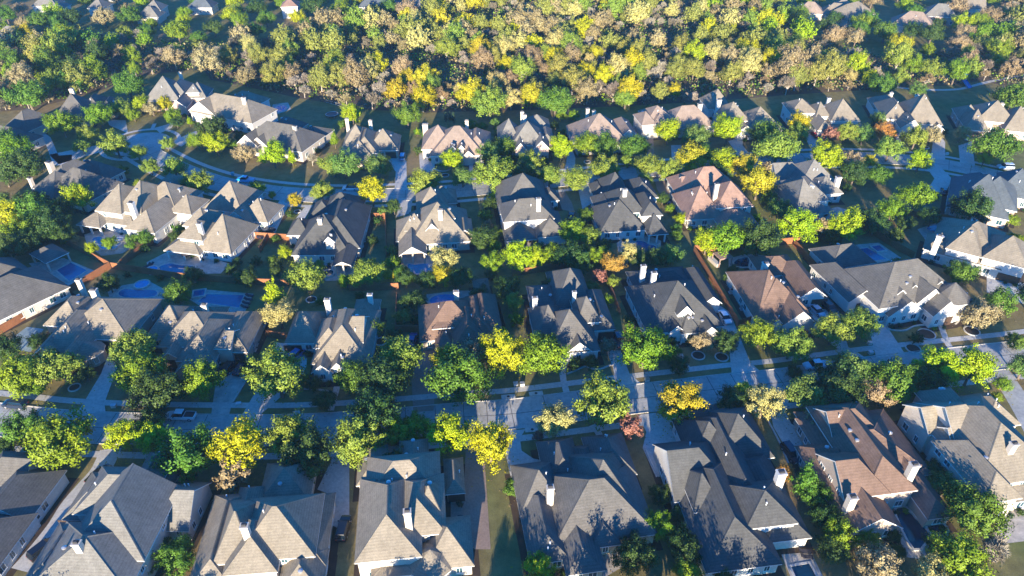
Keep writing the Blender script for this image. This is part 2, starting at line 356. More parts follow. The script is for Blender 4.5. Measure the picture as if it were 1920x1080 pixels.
v_ = MB(); v_.tube((0, 0, -.3), (0, 0, .22), .2, .2, 10); v_.tube((0, 0, .22), (0, 0, .4), .38, .38, 12); v_.tube((0, 0, .4), (0, 0, .52), .38, .12, 12)
TURB = v_.mesh("turbine_vent", M_METAL)
HOUSES = []
def roof_solid(rb, fb, pts, faces, t=.2):
    for f in faces: rb.face([pts[i] for i in f])
    edges = {}
    for f in faces:
        for i in range(len(f)): edges[(f[i], f[(i+1) % len(f)])] = 1
    dn = lambda p: (p[0], p[1], p[2]-t)
    for (a, c) in edges:
        if (c, a) not in edges: fb.face([pts[a], dn(pts[a]), dn(pts[c]), pts[c]])
    for f in faces: fb.face([dn(pts[i]) for i in f][::-1])
def cap_line(rb, a, c, w=.17):
    a, c = Vector(a), Vector(c); d = (c-a)
    if d.length < .3: return
    d.normalize(); n = d.cross(Vector((0, 0, 1))).normalized(); u = Vector((0, 0, .06)); lo = Vector((0, 0, -.05))
    rb.face([a+u, c+u, c+n*w+lo, a+n*w+lo][::-1]); rb.face([a+u, a-n*w+lo, c-n*w+lo, c+u][::-1])
def house(nm, label, th, roof, wall, wings, chim=(), gar=(), doors=(), vents=4, bed=True):
    rng = random.Random(nm); th = R(th); ca, sa = math.cos(th), math.sin(th)
    w0 = wings[0]; O = G(w0[0], w0[1], w0[3] if w0[4] == 'oct' else w0[4])
    def loc(p): dx, dy = p[0]-O.x, p[1]-O.y; return (dx*ca+dy*sa, -dx*sa+dy*ca)
    root = thing("house", label, "house", (O.x, O.y, 0), th)
    wb, rb, fb = MB(), MB(), MB(); rects = []; posts = []; info = []
    for wi, wg in enumerate(wings):
        if wg[4] == 'oct':
            u, v, r, z, _, p = wg; x, y = loc(G(u, v, z)); n = 10
            ring = [(x+r*math.cos(2*math.pi*k/n), y+r*math.sin(2*math.pi*k/n)) for k in range(n)]
            for k in range(n):
                a, c = ring[k], ring[(k+1) % n]; wb.face([(a[0], a[1], 0), (c[0], c[1], 0), (c[0], c[1], z-.05), (a[0], a[1], z-.05)])
            ro = r+.4; pts = [(x+ro*math.cos(2*math.pi*k/n), y+ro*math.sin(2*math.pi*k/n), z-.4*p) for k in range(n)]+[(x, y, z+r*p)]
            roof_solid(rb, fb, pts, [(k, (k+1) % n, n) for k in range(n)])
            for k in range(n):
                a = -math.pi/2+(k-2)*2*math.pi/n+math.pi/n
                if -2.9 < a < -.3:
                    q = r*math.cos(math.pi/n)+.01; m1, m2 = window_mesh(1.0, 1.7)
                    wo = link("window", m1, root, (x+q*math.cos(a), y+q*math.sin(a), 1.6), a+math.pi/2); link("pane", m2, wo)
            rects.append((x-r, y-r, x+r, y+r, z)); continue
        u1, v1, u2, D, z, form = wg[:6]; p = wg[6] if len(wg) > 6 else .82
        z += .013*((wi*5) % 7-3)
        A = G(u1, v1, z); open_ = form[0] == 'p'
        if open_: form = ('y' if 'g' in form else 'x')+form[1:]
        if isinstance(u2, str):
            w = float(u2[1:]); x1, y0 = loc(A); x0 = x1-w
        else:
            k = u2-960; w = (k*(A.y*CP+(CH-z)*SP)-FP*A.x)/(FP*ca-k*CP*sa); x0, y0 = loc(A); x1 = x0+w
        y1 = y0+D; rects.append((x0, y0, x1, y1, z)); info.append((nm, wi, round(w, 1)))
        o = .42; X0, Y0, X1, Y1 = x0-o, y0-o, x1+o, y1+o; zE = z-p*o
        if form[0] == 'x':
            half = (Y1-Y0)/2; ym = (Y0+Y1)/2; H = zE+p*half; run = min(half, (X1-X0)/2)
            ra = (X0+(run if form[1] == 'h' else 0), ym, H); rc = (X1-(run if form[2] == 'h' else 0), ym, H)
            if run < half: H2 = zE+p*run; pass
            pts = [(X0, Y0, zE), (X1, Y0, zE), (X1, Y1, zE), (X0, Y1, zE), ra, rc]
            fs = [(0, 1, 5, 4), (2, 3, 4, 5)]
            if form[1] == 'h': fs.append((3, 0, 4))
            if form[2] == 'h': fs.append((1, 2, 5))
            gb = [(form[1], 3, 0, x0, None), (form[2], 1, 2, x1, None)]
            cx = [(0, 4), (3, 4), (1, 5), (2, 5)]
            for e, i, j, xx, _ in gb:
                if e == 'g': wb.face([(xx, y1 if i == 3 else y0, z-.08), (xx, y0 if i == 3 else y1, z-.08), (xx, ym, H-.12-p*0)])
        else:
            half = (X1-X0)/2; xm = (X0+X1)/2; H = zE+p*half; run = min(half, (Y1-Y0)/2)
            ra = (xm, Y0+(run if form[1] == 'h' else 0), H); rc = (xm, Y1-(run if form[2] == 'h' else 0), H)
            pts = [(X0, Y0, zE), (X1, Y0, zE), (X1, Y1, zE), (X0, Y1, zE), ra, rc]
            fs = [(1, 2, 5, 4), (3, 0, 4, 5)]
            if form[1] == 'h': fs.append((0, 1, 4))
            if form[2] == 'h': fs.append((2, 3, 5))
            cx = [(0, 4), (1, 4), (2, 5), (3, 5)]
            if form[1] == 'g': wb.face([(x0, y0, z-.08), (x1, y0, z-.08), (xm, y0, H-.12)])
            if form[2] == 'g': wb.face([(x1, y1, z-.08), (x0, y1, z-.08), (xm, y1, H-.12)])
        roof_solid(rb, fb, pts, fs)
        cap_line(rb, ra, rc)
        ends = {'h'} if True else 0
        for k2, (i, j) in enumerate(cx):
            e = form[1] if j == 4 else form[2]
            if e == 'h': cap_line(rb, pts[i], pts[j])
        if open_: posts += [(x0+.25, y0+.25, z), (x1-.25, y0+.25, z), ((x0+x1)/2, y0+.25, z)]
        else:
            q = [(x0, y0), (x1, y0), (x1, y1), (x0, y1)]
            for i in range(4):
                a, c = q[i], q[(i+1) % 4]; wb.face([(a[0], a[1], 0), (c[0], c[1], 0), (c[0], c[1], z-.08), (a[0], a[1], z-.08)])
        rects[-1] += (form, p, open_, pts, fs)
    wallo = wb.obj("wall", WALL[wall], root)
    roofo = rb.obj("roof", ROOF[roof], root); fb.obj("fascia", M_TRIM, roofo)
    for x, y, z in posts:
        pb = MB(); pb.box(x-.2, y-.2, 0, x+.2, y+.2, z-.1); pb.obj("post", WALL[wall], root)
    def inside(x, y, zt, skip):
        return any(k != skip and r[0]-.25 < x < r[2]+.25 and r[1]-.25 < y < r[3]+.25 and r[4] > zt and not (len(r) > 7 and r[7]) for k, r in enumerate(rects))
    taken = []
    def snap(u, v, zc, face):
        x, y = loc(G(u, v, zc)); best = None
        for r in rects:
            if len(r) < 6 or r[7]: continue
            if face == 'n' and r[0]-1 < x < r[2]+1: c = (abs(y-r[1]), min(max(x, r[0]+.6), r[2]-.6), r[1], 0)
            elif face == 'l' and r[1]-1 < y < r[3]+1: c = (abs(x-r[0]), r[0], y, -90)
            elif face == 'r' and r[1]-1 < y < r[3]+1: c = (abs(x-r[2]), r[2], y, 90)
            else: continue
            if best is None or c[0] < best[0]: best = c
        return best
    for g in gar:
        c = snap(g[0], g[1], 1.1, g[2])
        if c:
            off = .05; a = R(c[3]); x = c[1]+off*math.sin(a); y = c[2]-off*math.cos(a)
            k = g[3] if len(g) > 3 else 1.0
            go = link("garage_door", GAR[roof not in ('slate',)], root, (x, y, 1.12), a); go.scale = (k, 1, 1); taken.append((x, y, 2.9*k))
    for u, v, fc in doors:
        c = snap(u, v, 1.2, fc)
        if c:
            a = R(c[3]); x = c[1]+.05*math.sin(a); y = c[2]-.05*math.cos(a); link("front_door", FDOOR, root, (x, y, 1.2), a); taken.append((x, y, 1.6))
    far = O.y > 215
    for k, r in enumerate(rects):
        if len(r) < 6 or r[7]: continue
        x0, y0, x1, y1, z = r[:5]; fc = [('n', x0, x1)]
        fc.append(('l', y0, y1) if O.x > 0 else ('r', y0, y1))
        for f, a0, a1 in fc:
            L = a1-a0; n = int((L-.8)/(2.3 if not far else 3.2))
            for lv in ([1.55] if z < 4.4 else [1.55, z-1.35]):
                if z < 2.6: continue
                for i in range(n):
                    if rng.random() < (.18 if f == 'n' else .45): continue
                    c = a0+.4+(L-.8)*(i+.5)/n
                    x, y, an = (c, y0, 0) if f == 'n' else ((x0, c, -90) if f == 'l' else (x1, c, 90))
                    ox, oy = (0, -.4) if f == 'n' else ((-.4, 0) if f == 'l' else (.4, 0))
                    if inside(x+ox, y+oy, lv+.3, k) or any(abs(x-t[0])+abs(y-t[1]) < t[2] for t in taken): continue
                    taken.append((x, y, 1.0)) if lv < 2 else None
                    m1, m2 = window_mesh(1.5 if rng.random() < .4 else 1.05, 1.5 if lv < 2 else 1.2)
                    wo = link("window", m1, root, (x+ox*.02, y+oy*.02, lv), R(an)); link("pane", m2, wo)
    for c in chim:
        u, v, zt, s = (*c, 1.25)[:4] if len(c) < 4 else c
        s *= .86
        x, y = loc(G(u, v, zt)); cb = MB(); h0 = max(0, zt-5.5)
        cb.box(x-s/2, y-s/2*.8, h0, x+s/2, y+s/2*.8, zt-.35); cb.box(x-s/2-.1, y-s*.4-.1, zt-.35, x+s/2+.1, y+s*.4+.1, zt-.1)
        co = cb.obj("chimney", WALL['white' if wall == 'white' else 'cream'], roofo)
        kb = MB(); kb.box(x-s*.36, y-s*.26, zt-.098, x+s*.36, y+s*.26, zt+.3, tx=.08, ty=.08); 
        # (cap sits on the stack, inside the same part)
        n0 = len(cb.v); me = co.data; cb2 = MB(); cb2.v = cb.v+kb.v; cb2.f = cb.f+[tuple(i+n0 for i in f) for f in kb.f]; cb2.mi = [0]*len(cb.f)+[1]*len(kb.f)
        co.data = cb2.mesh("chimney", [me.materials[0], M_DMETAL]); bpy.data.meshes.remove(me)
    nv = 0; tries = 0
    while nv < vents and tries < 60:
        tries += 1; r = rng.choice(rects)
        if len(r) < 6 or r[7] : continue
        pts, fs = r[8], r[9]; f = rng.choice(fs); q = [Vector(pts[i]) for i in f]
        a = q[0].lerp(q[1], rng.uniform(.3, .7)); c = (q[2] if len(q) == 3 else q[3].lerp(q[2], rng.uniform(.3, .7))); p = a.lerp(c, rng.uniform(.45, .85))
        hid = False
        for r2 in rects:
            if r2 is r or len(r2) < 6: continue
            if r2[0] < p.x < r2[2] and r2[1] < p.y < r2[3]:
                e = min(p.x-r2[0], r2[2]-p.x, p.y-r2[1], r2[3]-p.y)
                if r2[4]+r2[6]*e > p.z-.2: hid = True
        if hid: continue
        nv += 1; link(*(("vent_pipe", VENT) if rng.random() < .62 else ("turbine_vent", TURB)), roofo, p)
    HOUSES.append(dict(nm=nm, O=O, th=th, rects=rects, root=root, inv=loc, inside=inside, c=sum((Matrix.Rotation(th, 3, 'Z') @ Vector(((r[0]+r[2])/2, (r[1]+r[3])/2, 0))+O for r in rects), Vector())/len(rects)))
    return info
HD = [
("the white side-walled corner house", "grey roofed house with long white side wall, cut off at the lower left", -5, 'dark', 'white',
 [(-42, 966, 49, 10, 3.3, 'ygh'), (-160, 1090, -39, 13, 3.15, 'yhh'), (-45, 905, 42, 7, 3.2, 'xhg')], [], [], [], 2),
("the long grey curved-drive house", "long grey roofed house with leaning white chimney beside a curving concrete drive", -2, 'gray', 'cream',
 [(50, 1100, 236, 11, 5.2, 'yhh', .62), (118, 1040, 266, 13, 5.8, 'yhg', .86), (121, 968, 190, 9, 3.2, 'yhh'), (140, 958, 266, 9, 5.3, 'xhh'), (286, 988, 350, 9, 3.2, 'xhg'), (238, 925, 310, 9, 3.4, 'yhh', .95), (30, 1110, 110, 12, 3.3, 'yhh')], [(142, 1016, 10.5)], [(138, 978, 'n', .9)], [], 8),
("the tan hip-roofed house", "tan hip roofed house with patched two level roof and dark front garage wing", 5, 'tan', 'cream',
 [(440, 1048, 586, 11, 5.6, 'xhh', .85), (421, 1073, 515, 10, 5.4, 'yhh', .85), (404, 1052, 470, 11, 5.3, 'xhh', .8), (352, 1105, 432, 17, 3.2, 'yhh'), (487, 940, 577, 8, 3.2, 'yhh'), (560, 1058, 606, 13, 3.2, 'yhh'), (520, 1115, 600, 7, 3.1, 'yhh'), (432, 990, 480, 8, 3.6, 'yhh', 1)], [(457, 984, 11)], [], [], 6),
("the many-gabled turret house", "large grey tan house of many small hips with rounded sunroom at the rear", 6.5, 'tan', 'cream',
 [(669, 1049, 786, 15, 5.8, 'yhh'), (735, 1003, 832, 11, 5.8, 'yhh'), (688, 938, 823, 9, 5.8, 'xhh'), (838, 921, 868, 7, 3.0, 'yhh', .9), (800, 1063, 884, 8.5, 3.2, 'xhh'), (808, 1048, 3.3, 3.2, 'oct', .75), (752, 885, 800, 7, 4.0, 'yhh'), (676, 980, 730, 9, 5.6, 'yhh'), (786, 970, 826, 7, 5.7, 'xhh', .9), (700, 1080, 775, 6, 3.0, 'phh', .15), (672, 905, 720, 8, 3.1, 'yhh')], [(763, 957, 11)], [(856, 935, 'n', .6)], [], 9),
("the charcoal front-garage house", "charcoal roofed house with big rounded garage wing and row of ridge vents", 9, 'dark', 'tan',
 [(1040, 1022, 1228, 14, 3.3, 'xhh', .84), (1029, 907, 1093, 9.5, 3.2, 'yhh', .9), (1090, 988, 1205, 15, 3.3, 'xhh', .88), (1113, 1021, 1160, 9, 3.3, 'yhh', .95), (1066, 1073, 1131, 14, 3.2, 'yhh', .6), (998, 1052, 1064, 13, 3.25, 'yhh'), (979, 962, 1060, 10, 3.35, 'xhh'), (1118, 893, 1190, 9, 3.4, 'yhh'), (1090, 905, 1130, 8, 3.1, 'yhh', .7)], [(1032, 912, 8.5)], [], [], 8),
("the black-roofed white-chimney house", "sprawling near black roofed house with tall white chimney standing clear of its roof", 7.5, 'char', 'white',
 [(1328, 1068, 1462, 21, 3.2, 'yhh', .72), (1298, 864, 1384, 10, 3.3, 'xhh'), (1350, 863, 1448, 12, 3.5, 'xhh', .8), (1268, 935, 1380, 12, 3.4, 'xgh', .85), (1372, 950, 1440, 20, 4.2, 'yhh', .9), (1402, 986, 1492, 8, 5.6, 'xhh', .75), (1440, 1012, 1517, 17, 3.1, 'yhh', .7), (1305, 955, 1352, 9, 4.6, 'xhh', .7), (1302, 808, 1362, 6, 3.2, 'xgh', .7)], [(1466, 884, 8.5, 1.6)], [(1288, 850, 'l')], [], 9),
("the brown twin-chimney house", "brown roofed house with two tall stone chimneys and a stone gable by a curving pool", 8, 'brown', 'tan',
 [(1593, 997, 1688, 18, 3.2, 'ygh', .7), (1742, 968, 1785, 20, 3.15, 'yhh', .65), (1625, 925, 1716, 20, 5.4, 'yhh', .8), (1586, 930, 1665, 9, 5.6, 'xgh', .75), (1566, 824, 1655, 8, 5.4, 'xgh', .75), (1572, 905, 1745, 15, 3.1, 'xhh', .5), (1532, 832, 1662, 8, 3.1, 'xhh', .8), (1655, 880, 1705, 16, 3.3, 'yhh', .7)], [(1600, 930, 7.5, 1.5), (1716, 869, 9.5, 1.5)], [(1535, 815, 'l')], [], 8),
("the long grey roadside house", "grey tan roofed house with long pale side wall of windows beside the sunlit side road", 10, 'tan', 'cream',
 [(1838, 909, 1985, 19, 5.6, 'yhh', .75), (1744, 810, 1850, 7, 5.5, 'xgh', .8), (1850, 800, 1910, 8, 3.3, 'yhh'), (1850, 938, 1912, 13, 5.7, 'yhh', .92), (1786, 806, 1850, 10, 5.5, 'yhh', .9), (1800, 845, 1870, 12, 5.5, 'xgh', .8), (1790, 838, 1825, 5, 5.7, 'xgh', .9), (1856, 945, 1960, 6, 3.1, 'xhh', .35)], [(1903, 830, 10.5)], [], [], 8),
("the grey round-bay house", "grey roofed house with rounded window bay, recessed garages and two rear chimneys", -4, 'tan', 'tan',
 [(108, 628, 241, 14, 3.4, 'yhh', .62), (70, 655, 153, 14, 3.5, 'yhh', .75), (64, 663, 108, 10, 3.2, 'ygh'), (84, 606, 150, 10, 3.4, 'yhh'), (165, 655, 2.9, 3.0, 'oct', .6), (112, 668, 146, 8, 3.3, 'ygh', .9)], [(146, 523, 7.5), (174, 542, 7.5, 1.6)], [(192, 640, 'n', .7), (215, 640, 'n', .7)], [], 6),
("the rectangular-pool house", "tan roofed house with two dark cars on its stone drive and a rectangular pool behind", -1, 'tan', 'tan',
 [(274, 632, 345, 11, 3.3, 'xhh'), (300, 645, 405, 11, 4.0, 'xhh'), (333, 672, 400, 13, 3.6, 'yhh', .85), (405, 655, 461, 13, 3.4, 'yhh', .8), (405, 650, 430, 6, 5.0, 'xhg', .6), (305, 667, 332, 5, 3.5, 'ygh'), (330, 696, 362, 5, 3.0, 'ygh', 1.0), (345, 600, 412, 5, 3.2, 'xhh', .7)], [(382, 570, 8.5)], [(447, 665, 'n', .75)], [(318, 690, 'n')], 6),
("the twin white-gabled house", "grey roofed house with two small white front gables over an arched entry", 1, 'tan', 'white',
 [(586, 678, 690, 17, 3.6, 'yhh', .88), (537, 639, 592, 10, 3.4, 'xhh'), (590, 648, 640, 9, 4.8, 'yhh', .9), (640, 638, 678, 8, 5.4, 'xhg', .8), (660, 602, 702, 8, 3.4, 'yhh'), (587, 695, 621, 7, 3.2, 'ygh', .95), (622, 688, 644, 5, 4.0, 'ygh', 1.1)], [(613, 560, 8.0, 1.4), (693, 551, 7)], [(552, 648, 'n', .8)], [(633, 706, 'n')], 7),
("the brown oval-pool house", "brown roofed one storey house with oval blue pool behind and white shed dormer", 8, 'brown', 'tan',
 [(790, 636, 905, 12, 3.3, 'xhh', .85), (848, 655, 915, 14, 3.3, 'yhh', .85), (885, 622, 939, 13, 3.3, 'yhh', .95), (868, 633, 926, 14, 3.4, 'yhh', .9), (813, 614, 848, 5, 5.0, 'xhh', .35), (893, 552, 917, 6, 3.0, 'xhh', .2), (820, 650, 850, 6, 3.1, 'xhh', .5)], [(855, 545, 8.5)], [(807, 641, 'n', .8)], [], 5),
("the white tall-gabled house", "grey roofed house with tall white front gable and paired shuttered windows", 7, 'dark', 'white',
 [(1030, 660, 1122, 13, 3.6, 'xhh', .9), (1008, 641, 1062, 12, 3.4, 'xhh', .85), (1064, 658, 1107, 9, 3.6, 'ygh', .95), (1046, 636, 1069, 6, 4.2, 'ygh', 1.1), (1110, 616, 1151, 14, 3.4, 'yhh', .85), (1085, 602, 1124, 8, 5.3, 'xhh', .9), (1000, 580, 1045, 9, 3.2, 'xhh', .4), (1045, 575, 1110, 14, 3.4, 'xhh', .8)], [(1003, 557, 7.5), (1077, 546, 8.5, .9)], [(1134, 620, 'n', .8)], [(1056, 660, 'n')], 6),
("the grey rear-chimneys house", "wide grey roofed house with two white rear chimneys and a white gabled dormer", 9, 'char', 'white',
 [(1222, 621, 1354, 17, 3.4, 'xhh', .78), (1217, 622, 1300, 17, 3.35, 'yhh', .72), (1318, 568, 1350, 14, 3.4, 'ygh', .85), (1256, 620, 1281, 7, 3.4, 'ygh', .95), (1317, 624, 1346, 8, 3.3, 'ygh', .95), (1272, 586, 1298, 7, 6.2, 'ygh', 1.15), (1280, 622, 1312, 6, 3.3, 'xhh', .8), (1195, 545, 1300, 8, 3.1, 'xhh', .5)], [(1207, 497, 8.5), (1227, 510, 9.2)], [], [(1269, 628, 'n')], 9),
("the brown pergola-garden house", "brown roofed white house with cars in its court and a wooden pergola behind", 6, 'brown', 'white',
 [(1421, 600, 1502, 19, 3.3, 'xhh', .7), (1432, 570, 1497, 9, 5.3, 'xhh', .8), (1470, 606, 1528, 12, 3.6, 'ygh', .9), (1500, 555, 1547, 14, 3.5, 'ygh', .8), (1447, 606, 1467, 5, 3.4, 'ygh', .9), (1430, 515, 1500, 8, 3.2, 'xhh', .6), (1478, 590, 1520, 10, 4.2, 'yhh', .9)], [(1436, 492, 8.5, 1.5)], [(1528, 558, 'n', .8)], [(1474, 615, 'n')], 6),
("the white mansion with eyebrow dormers", "big white grey roofed house with two small arched dormers", 14, 'dark', 'white',
 [(1593, 563, 1642, 15, 3.6, 'ygh', .7), (1670, 558, 1702, 9, 5.6, 'ygh', .9), (1668, 590, 1729, 12, 3.3, 'ygh', .75), (1650, 575, 1800, 15, 5.3, 'xhh', .78), (1783, 550, 3.9, 5.6, 'oct', .8), (1722, 564, 1765, 8, 5.6, 'ygh', 1.0), (1752, 588, 1791, 7, 4.2, 'ygh', 1.15), (1795, 577, 1831, 7, 3.0, 'ygh', .9), (1560, 502, 1640, 9, 3.3, 'xhh', .7), (1707, 539, 1719, 3, 7.0, 'ygh', 1), (1755, 532, 1767, 3, 7.0, 'ygh', 1)], [], [(1617, 570, 'n'), (1655, 578, 'l')], [(1772, 597, 'n')], 5),
("the angled kidney-pool house", "angled tan roofed house with white upper walls and a pale blue pool behind", -32, 'tan', 'white',
 [(1777, 463, 1838, 12, 5.4, 'xhh', .7), (1845, 480, 1925, 12, 5.4, 'xhh', .7), (1748, 470, 1875, 20, 3.2, 'xhh', .6), (1735, 463, 1776, 8, 3.4, 'yhh', .9)], [(1763, 441, 9, 1.5), (1827, 412, 8.5)], [(1890, 520, 'n')], [], 4),
("the pavilion-pool house", "long grey brown roofed house with white side wall along a rust coloured fence", -36, 'dark', 'cream',
 [(-45, 618, 'r15', 20, 3.2, 'yhh', .65), (-60, 560, 'r10', 14, 3.4, 'xhh', .8)], [], [], [], 4),
("the tan curved-pool-patio house", "tan roofed house with white rear upper walls above a curved pool terrace", -14, 'tan', 'white',
 [(181, 392, 226, 13, 5.8, 'xhh', .75), (222, 392, 263, 14, 5.8, 'xhh', .8), (235, 426, 288, 16, 3.8, 'yhh', .8), (320, 394, 357, 8, 4.6, 'xhh', .8), (146, 419, 186, 9, 3.0, 'phh', .4), (186, 413, 250, 9, 3.1, 'xhh', .5), (255, 385, 330, 12, 4.2, 'xhh', .85), (285, 355, 335, 8, 3.4, 'xhh', .9)], [(245, 379, 9.5, 1.6)], [], [], 7),
("the flagstone-pool house", "tan roofed house with white rear tower and flagstone pool deck", -12, 'tan', 'white',
 [(372, 465, 431, 14, 3.2, 'xhh', .95), (336, 443, 378, 8, 5.6, 'xhh', .75), (345, 420, 386, 8, 5.6, 'xhh', .75), (310, 467, 373, 9, 2.9, 'phh', .55), (385, 388, 452, 12, 3.4, 'xhh', .95), (448, 408, 500, 9, 3.4, 'xhh', .9), (420, 412, 470, 8, 3.3, 'ygh', .8)], [(373, 418, 9.3)], [(452, 415, 'n', .8)], [], 7),
("the dark triangle-dormer house", "dark grey hip roofed house with tiny white triangular dormer on its rear slope", 1, 'char', 'cream',
 [(549, 475, 655, 16, 3.2, 'xhh', .85), (585, 462, 672, 21, 3.4, 'yhh', .92), (578, 408, 626, 8, 3.4, 'yhh', .9), (540, 438, 576, 7, 3.6, 'xhh', .8), (600, 405, 673, 10, 4.0, 'xhh', .9), (625, 497, 660, 10, 3.1, 'pgh', .5), (609, 450, 625, 3, 6.6, 'ygh', 1.1)], [(599, 409, 9.8)], [], [], 7),
("the gabled-porch house", "tan brown roofed house with white triangular gable and gabled porch by its pool", 7, 'tan', 'tan',
 [(770, 456, 880, 16, 3.3, 'xhh', .9), (859, 440, 885, 8, 3.3, 'ygh', .85), (745, 449, 800, 10, 3.3, 'xhh', .8), (760, 430, 797, 7, 5.0, 'xhh', .75), (794, 436, 827, 9, 4.6, 'ygh', 1.2), (833, 408, 851, 5, 7.0, 'xhh', .5), (750, 477, 797, 12, 3.2, 'pgh', .7), (805, 380, 855, 7, 3.6, 'xhh', .9), (783, 395, 838, 10, 4.2, 'xhh', .9)], [(825, 392, 10.2)], [], [], 6),
("the long white upper-wall house", "grey roofed house with long bright white upper wall over a brown porch roof", 8, 'dark', 'white',
 [(946, 413, 1037, 9, 6.0, 'xhh', .8), (950, 450, 1004, 9, 2.9, 'phh', .5), (1010, 442, 1061, 12, 3.2, 'yhh', .85), (940, 398, 1036, 17, 3.6, 'xhh', .85), (1022, 374, 1046, 6, 3.2, 'yhh', .9), (960, 385, 1010, 14, 4.6, 'yhh', .9)], [(1010, 371, 11)], [], [], 5),
("the grey corner-patio house", "grey roofed house with white chimney and open corner porch by a dark blue pool", 7, 'char', 'white',
 [(1127, 433, 1210, 13, 3.2, 'xhh', .85), (1150, 398, 1206, 11, 5.8, 'xhh', .85), (1205, 402, 1240, 11, 5.8, 'yhh', .85), (1217, 438, 1250, 10, 3.1, 'phh', .6), (1134, 374, 1185, 12, 3.6, 'xhh', .9), (1114, 362, 1136, 6, 3.2, 'yhh', .9), (1130, 415, 1165, 14, 3.6, 'yhh', .9), (1185, 370, 1232, 10, 4.4, 'yhh', .8)], [(1172, 354, 10.8)], [], [], 7),
("the terracotta-roofed house", "reddish brown roofed house with white chimney and low rear porch roof", 6, 'terra', 'cream',
 [(1290, 409, 1355, 14, 3.3, 'xhh', .85), (1345, 387, 1410, 11, 5.6, 'xhh', .85), (1353, 427, 1423, 10, 3.0, 'phh', .5), (1280, 378, 1395, 15, 3.6, 'xhh', .9), (1284, 362, 1315, 8, 3.2, 'xgh'), (1345, 372, 1395, 12, 5.0, 'yhh', .85)], [(1345, 344, 10.8)], [], [], 4),
("the grey wide-lawn house", "grey roofed house with corner chimney beside a wide shaded lawn", 6, 'gray', 'white',
 [(1494, 400, 1546, 16, 3.3, 'xhh', .8), (1500, 376, 1555, 12, 5.5, 'yhh', .8), (1505, 400, 1563, 6, 3.0, 'phh', .4), (1500, 347, 1572, 12, 3.8, 'xhh', .85), (1530, 362, 1579, 8, 3.5, 'xhh', .8), (1458, 335, 1515, 8, 3.3, 'xgh', .8)], [(1573, 331, 7.5, 1.6)], [], [], 8),
("the slate-blue angled house", "wide slate blue grey roofed house set at an angle at the lane's bend", -30, 'slate', 'pink',
 [(1778, 385, 1890, 20, 3.3, 'xhh', .72), (1815, 374, 1905, 15, 4.8, 'xhh', .72), (1806, 352, 1852, 10, 3.4, 'yhh', .9), (1870, 360, 1935, 14, 3.8, 'xhh', .8)], [], [], [], 8),
("the blue-shaded loop-corner house", "grey roofed house with two white corner chimneys beside a bright lime tree", -24, 'dark', 'cream',
 [(84, 358, 158, 13, 3.4, 'xhh', .92), (132, 324, 190, 8, 3.4, 'xhh', .9), (52, 366, 100, 14, 3.0, 'xhh', .8), (64, 350, 122, 17, 3.3, 'yhh', .85)], [(91, 303, 7.5, 2.0), (55, 333, 5.5)], [], [], 4),
("the half-seen small-gabled house", "house with small outlined gable, half cut off by the picture's left border", -20, 'dark', 'cream',
 [(-45, 262, 30, 10, 3.4, 'xhh'), (8, 238, 48, 12, 3.4, 'yhh', .95)], [], [], [], 1),
("the pointed wood-edge house", "steep pointed grey roofed house backing onto the dark wood", 10, 'dark', 'tan',
 [(100, 223, 168, 13, 3.5, 'xhh', 1.0), (150, 207, 191, 11, 3.5, 'yhh', .9), (184, 207, 214, 10, 3.2, 'yhh', .9)], [(133, 166, 8.5, 1.6)], [], [], 3),
("the paired dark-garage house", "grey roofed house with two dark garage doors set at a corner", 4, 'gray', 'pink',
 [(272, 187, 335, 13, 4.5, 'xhh', 1.0), (322, 200, 348, 14, 3.4, 'ygh', .9), (352, 182, 385, 9, 4.0, 'xhh', .9), (350, 172, 372, 5, 6.0, 'xhh', .8), (308, 180, 350, 12, 4.6, 'yhh', .9)], [(337, 135, 8.5)], [(357, 190, 'n', .5), (376, 190, 'n', .5)], [], 3),
("the long tan cul-de-sac house", "long tan roofed house with bright white end wall facing the cul-de-sac", -23, 'tan', 'white',
 [(358, 207, 472, 13, 4.6, 'xhh', .78), (356, 205, 402, 12, 4.8, 'ygh', .7), (420, 192, 470, 10, 4.0, 'xhh', .7), (395, 212, 440, 14, 4.8, 'yhh', .8)], [(456, 182, 10.8)], [], [], 3),
("the trampoline-lawn house", "grey brown roofed house with white chimney beside the lawn with the trampoline", -20, 'dark', 'cream',
 [(452, 263, 565, 13, 4.0, 'xhh', .78), (447, 266, 482, 9, 4.0, 'ygh', .85), (505, 240, 550, 8, 4.0, 'xhh', .8), (552, 257, 594, 10, 3.2, 'xhh', .5), (472, 267, 500, 8, 4.0, 'ygh', .8)], [(552, 236, 9.3)], [], [], 3),
("the stepped-ridge house", "tan roofed house of stepped parallel ridges with two white chimneys", 3, 'tan', 'tan',
 [(645, 297, 700, 20, 3.4, 'yhh', .85), (690, 280, 745, 11, 3.3, 'xhh', .85), (670, 298, 698, 9, 3.3, 'yhh', .75), (642, 277, 690, 12, 4.0, 'xhh', .9), (660, 285, 706, 14, 4.2, 'yhh', .9)], [(650, 222, 8.5), (694, 225, 8.5)], [(734, 286, 'n', .7)], [], 6),
("the two-tiny-dormers house", "broad pinkish tan roofed house with two tiny white dormers over its entry", 2, 'rosy', 'cream',
 [(808, 290, 907, 15, 3.4, 'xhh', .85), (792, 278, 850, 13, 4.0, 'xhh', .8), (868, 284, 919, 15, 3.4, 'yhh', .8), (845, 277, 853, 3, 6.3, 'ygh', 1.2), (861, 276, 869, 3, 6.3, 'ygh', 1.2), (870, 290, 887, 6, 3.8, 'ygh', 1.0), (820, 285, 850, 9, 3.6, 'yhh', .85)], [(875, 225, 9.3), (797, 232, 7, 2.0)], [], [(878, 298, 'n')], 5),
("the twin pale-gabled house", "grey roofed house with two pale pinkish front gables and white chimneys", 2, 'gray', 'pink',
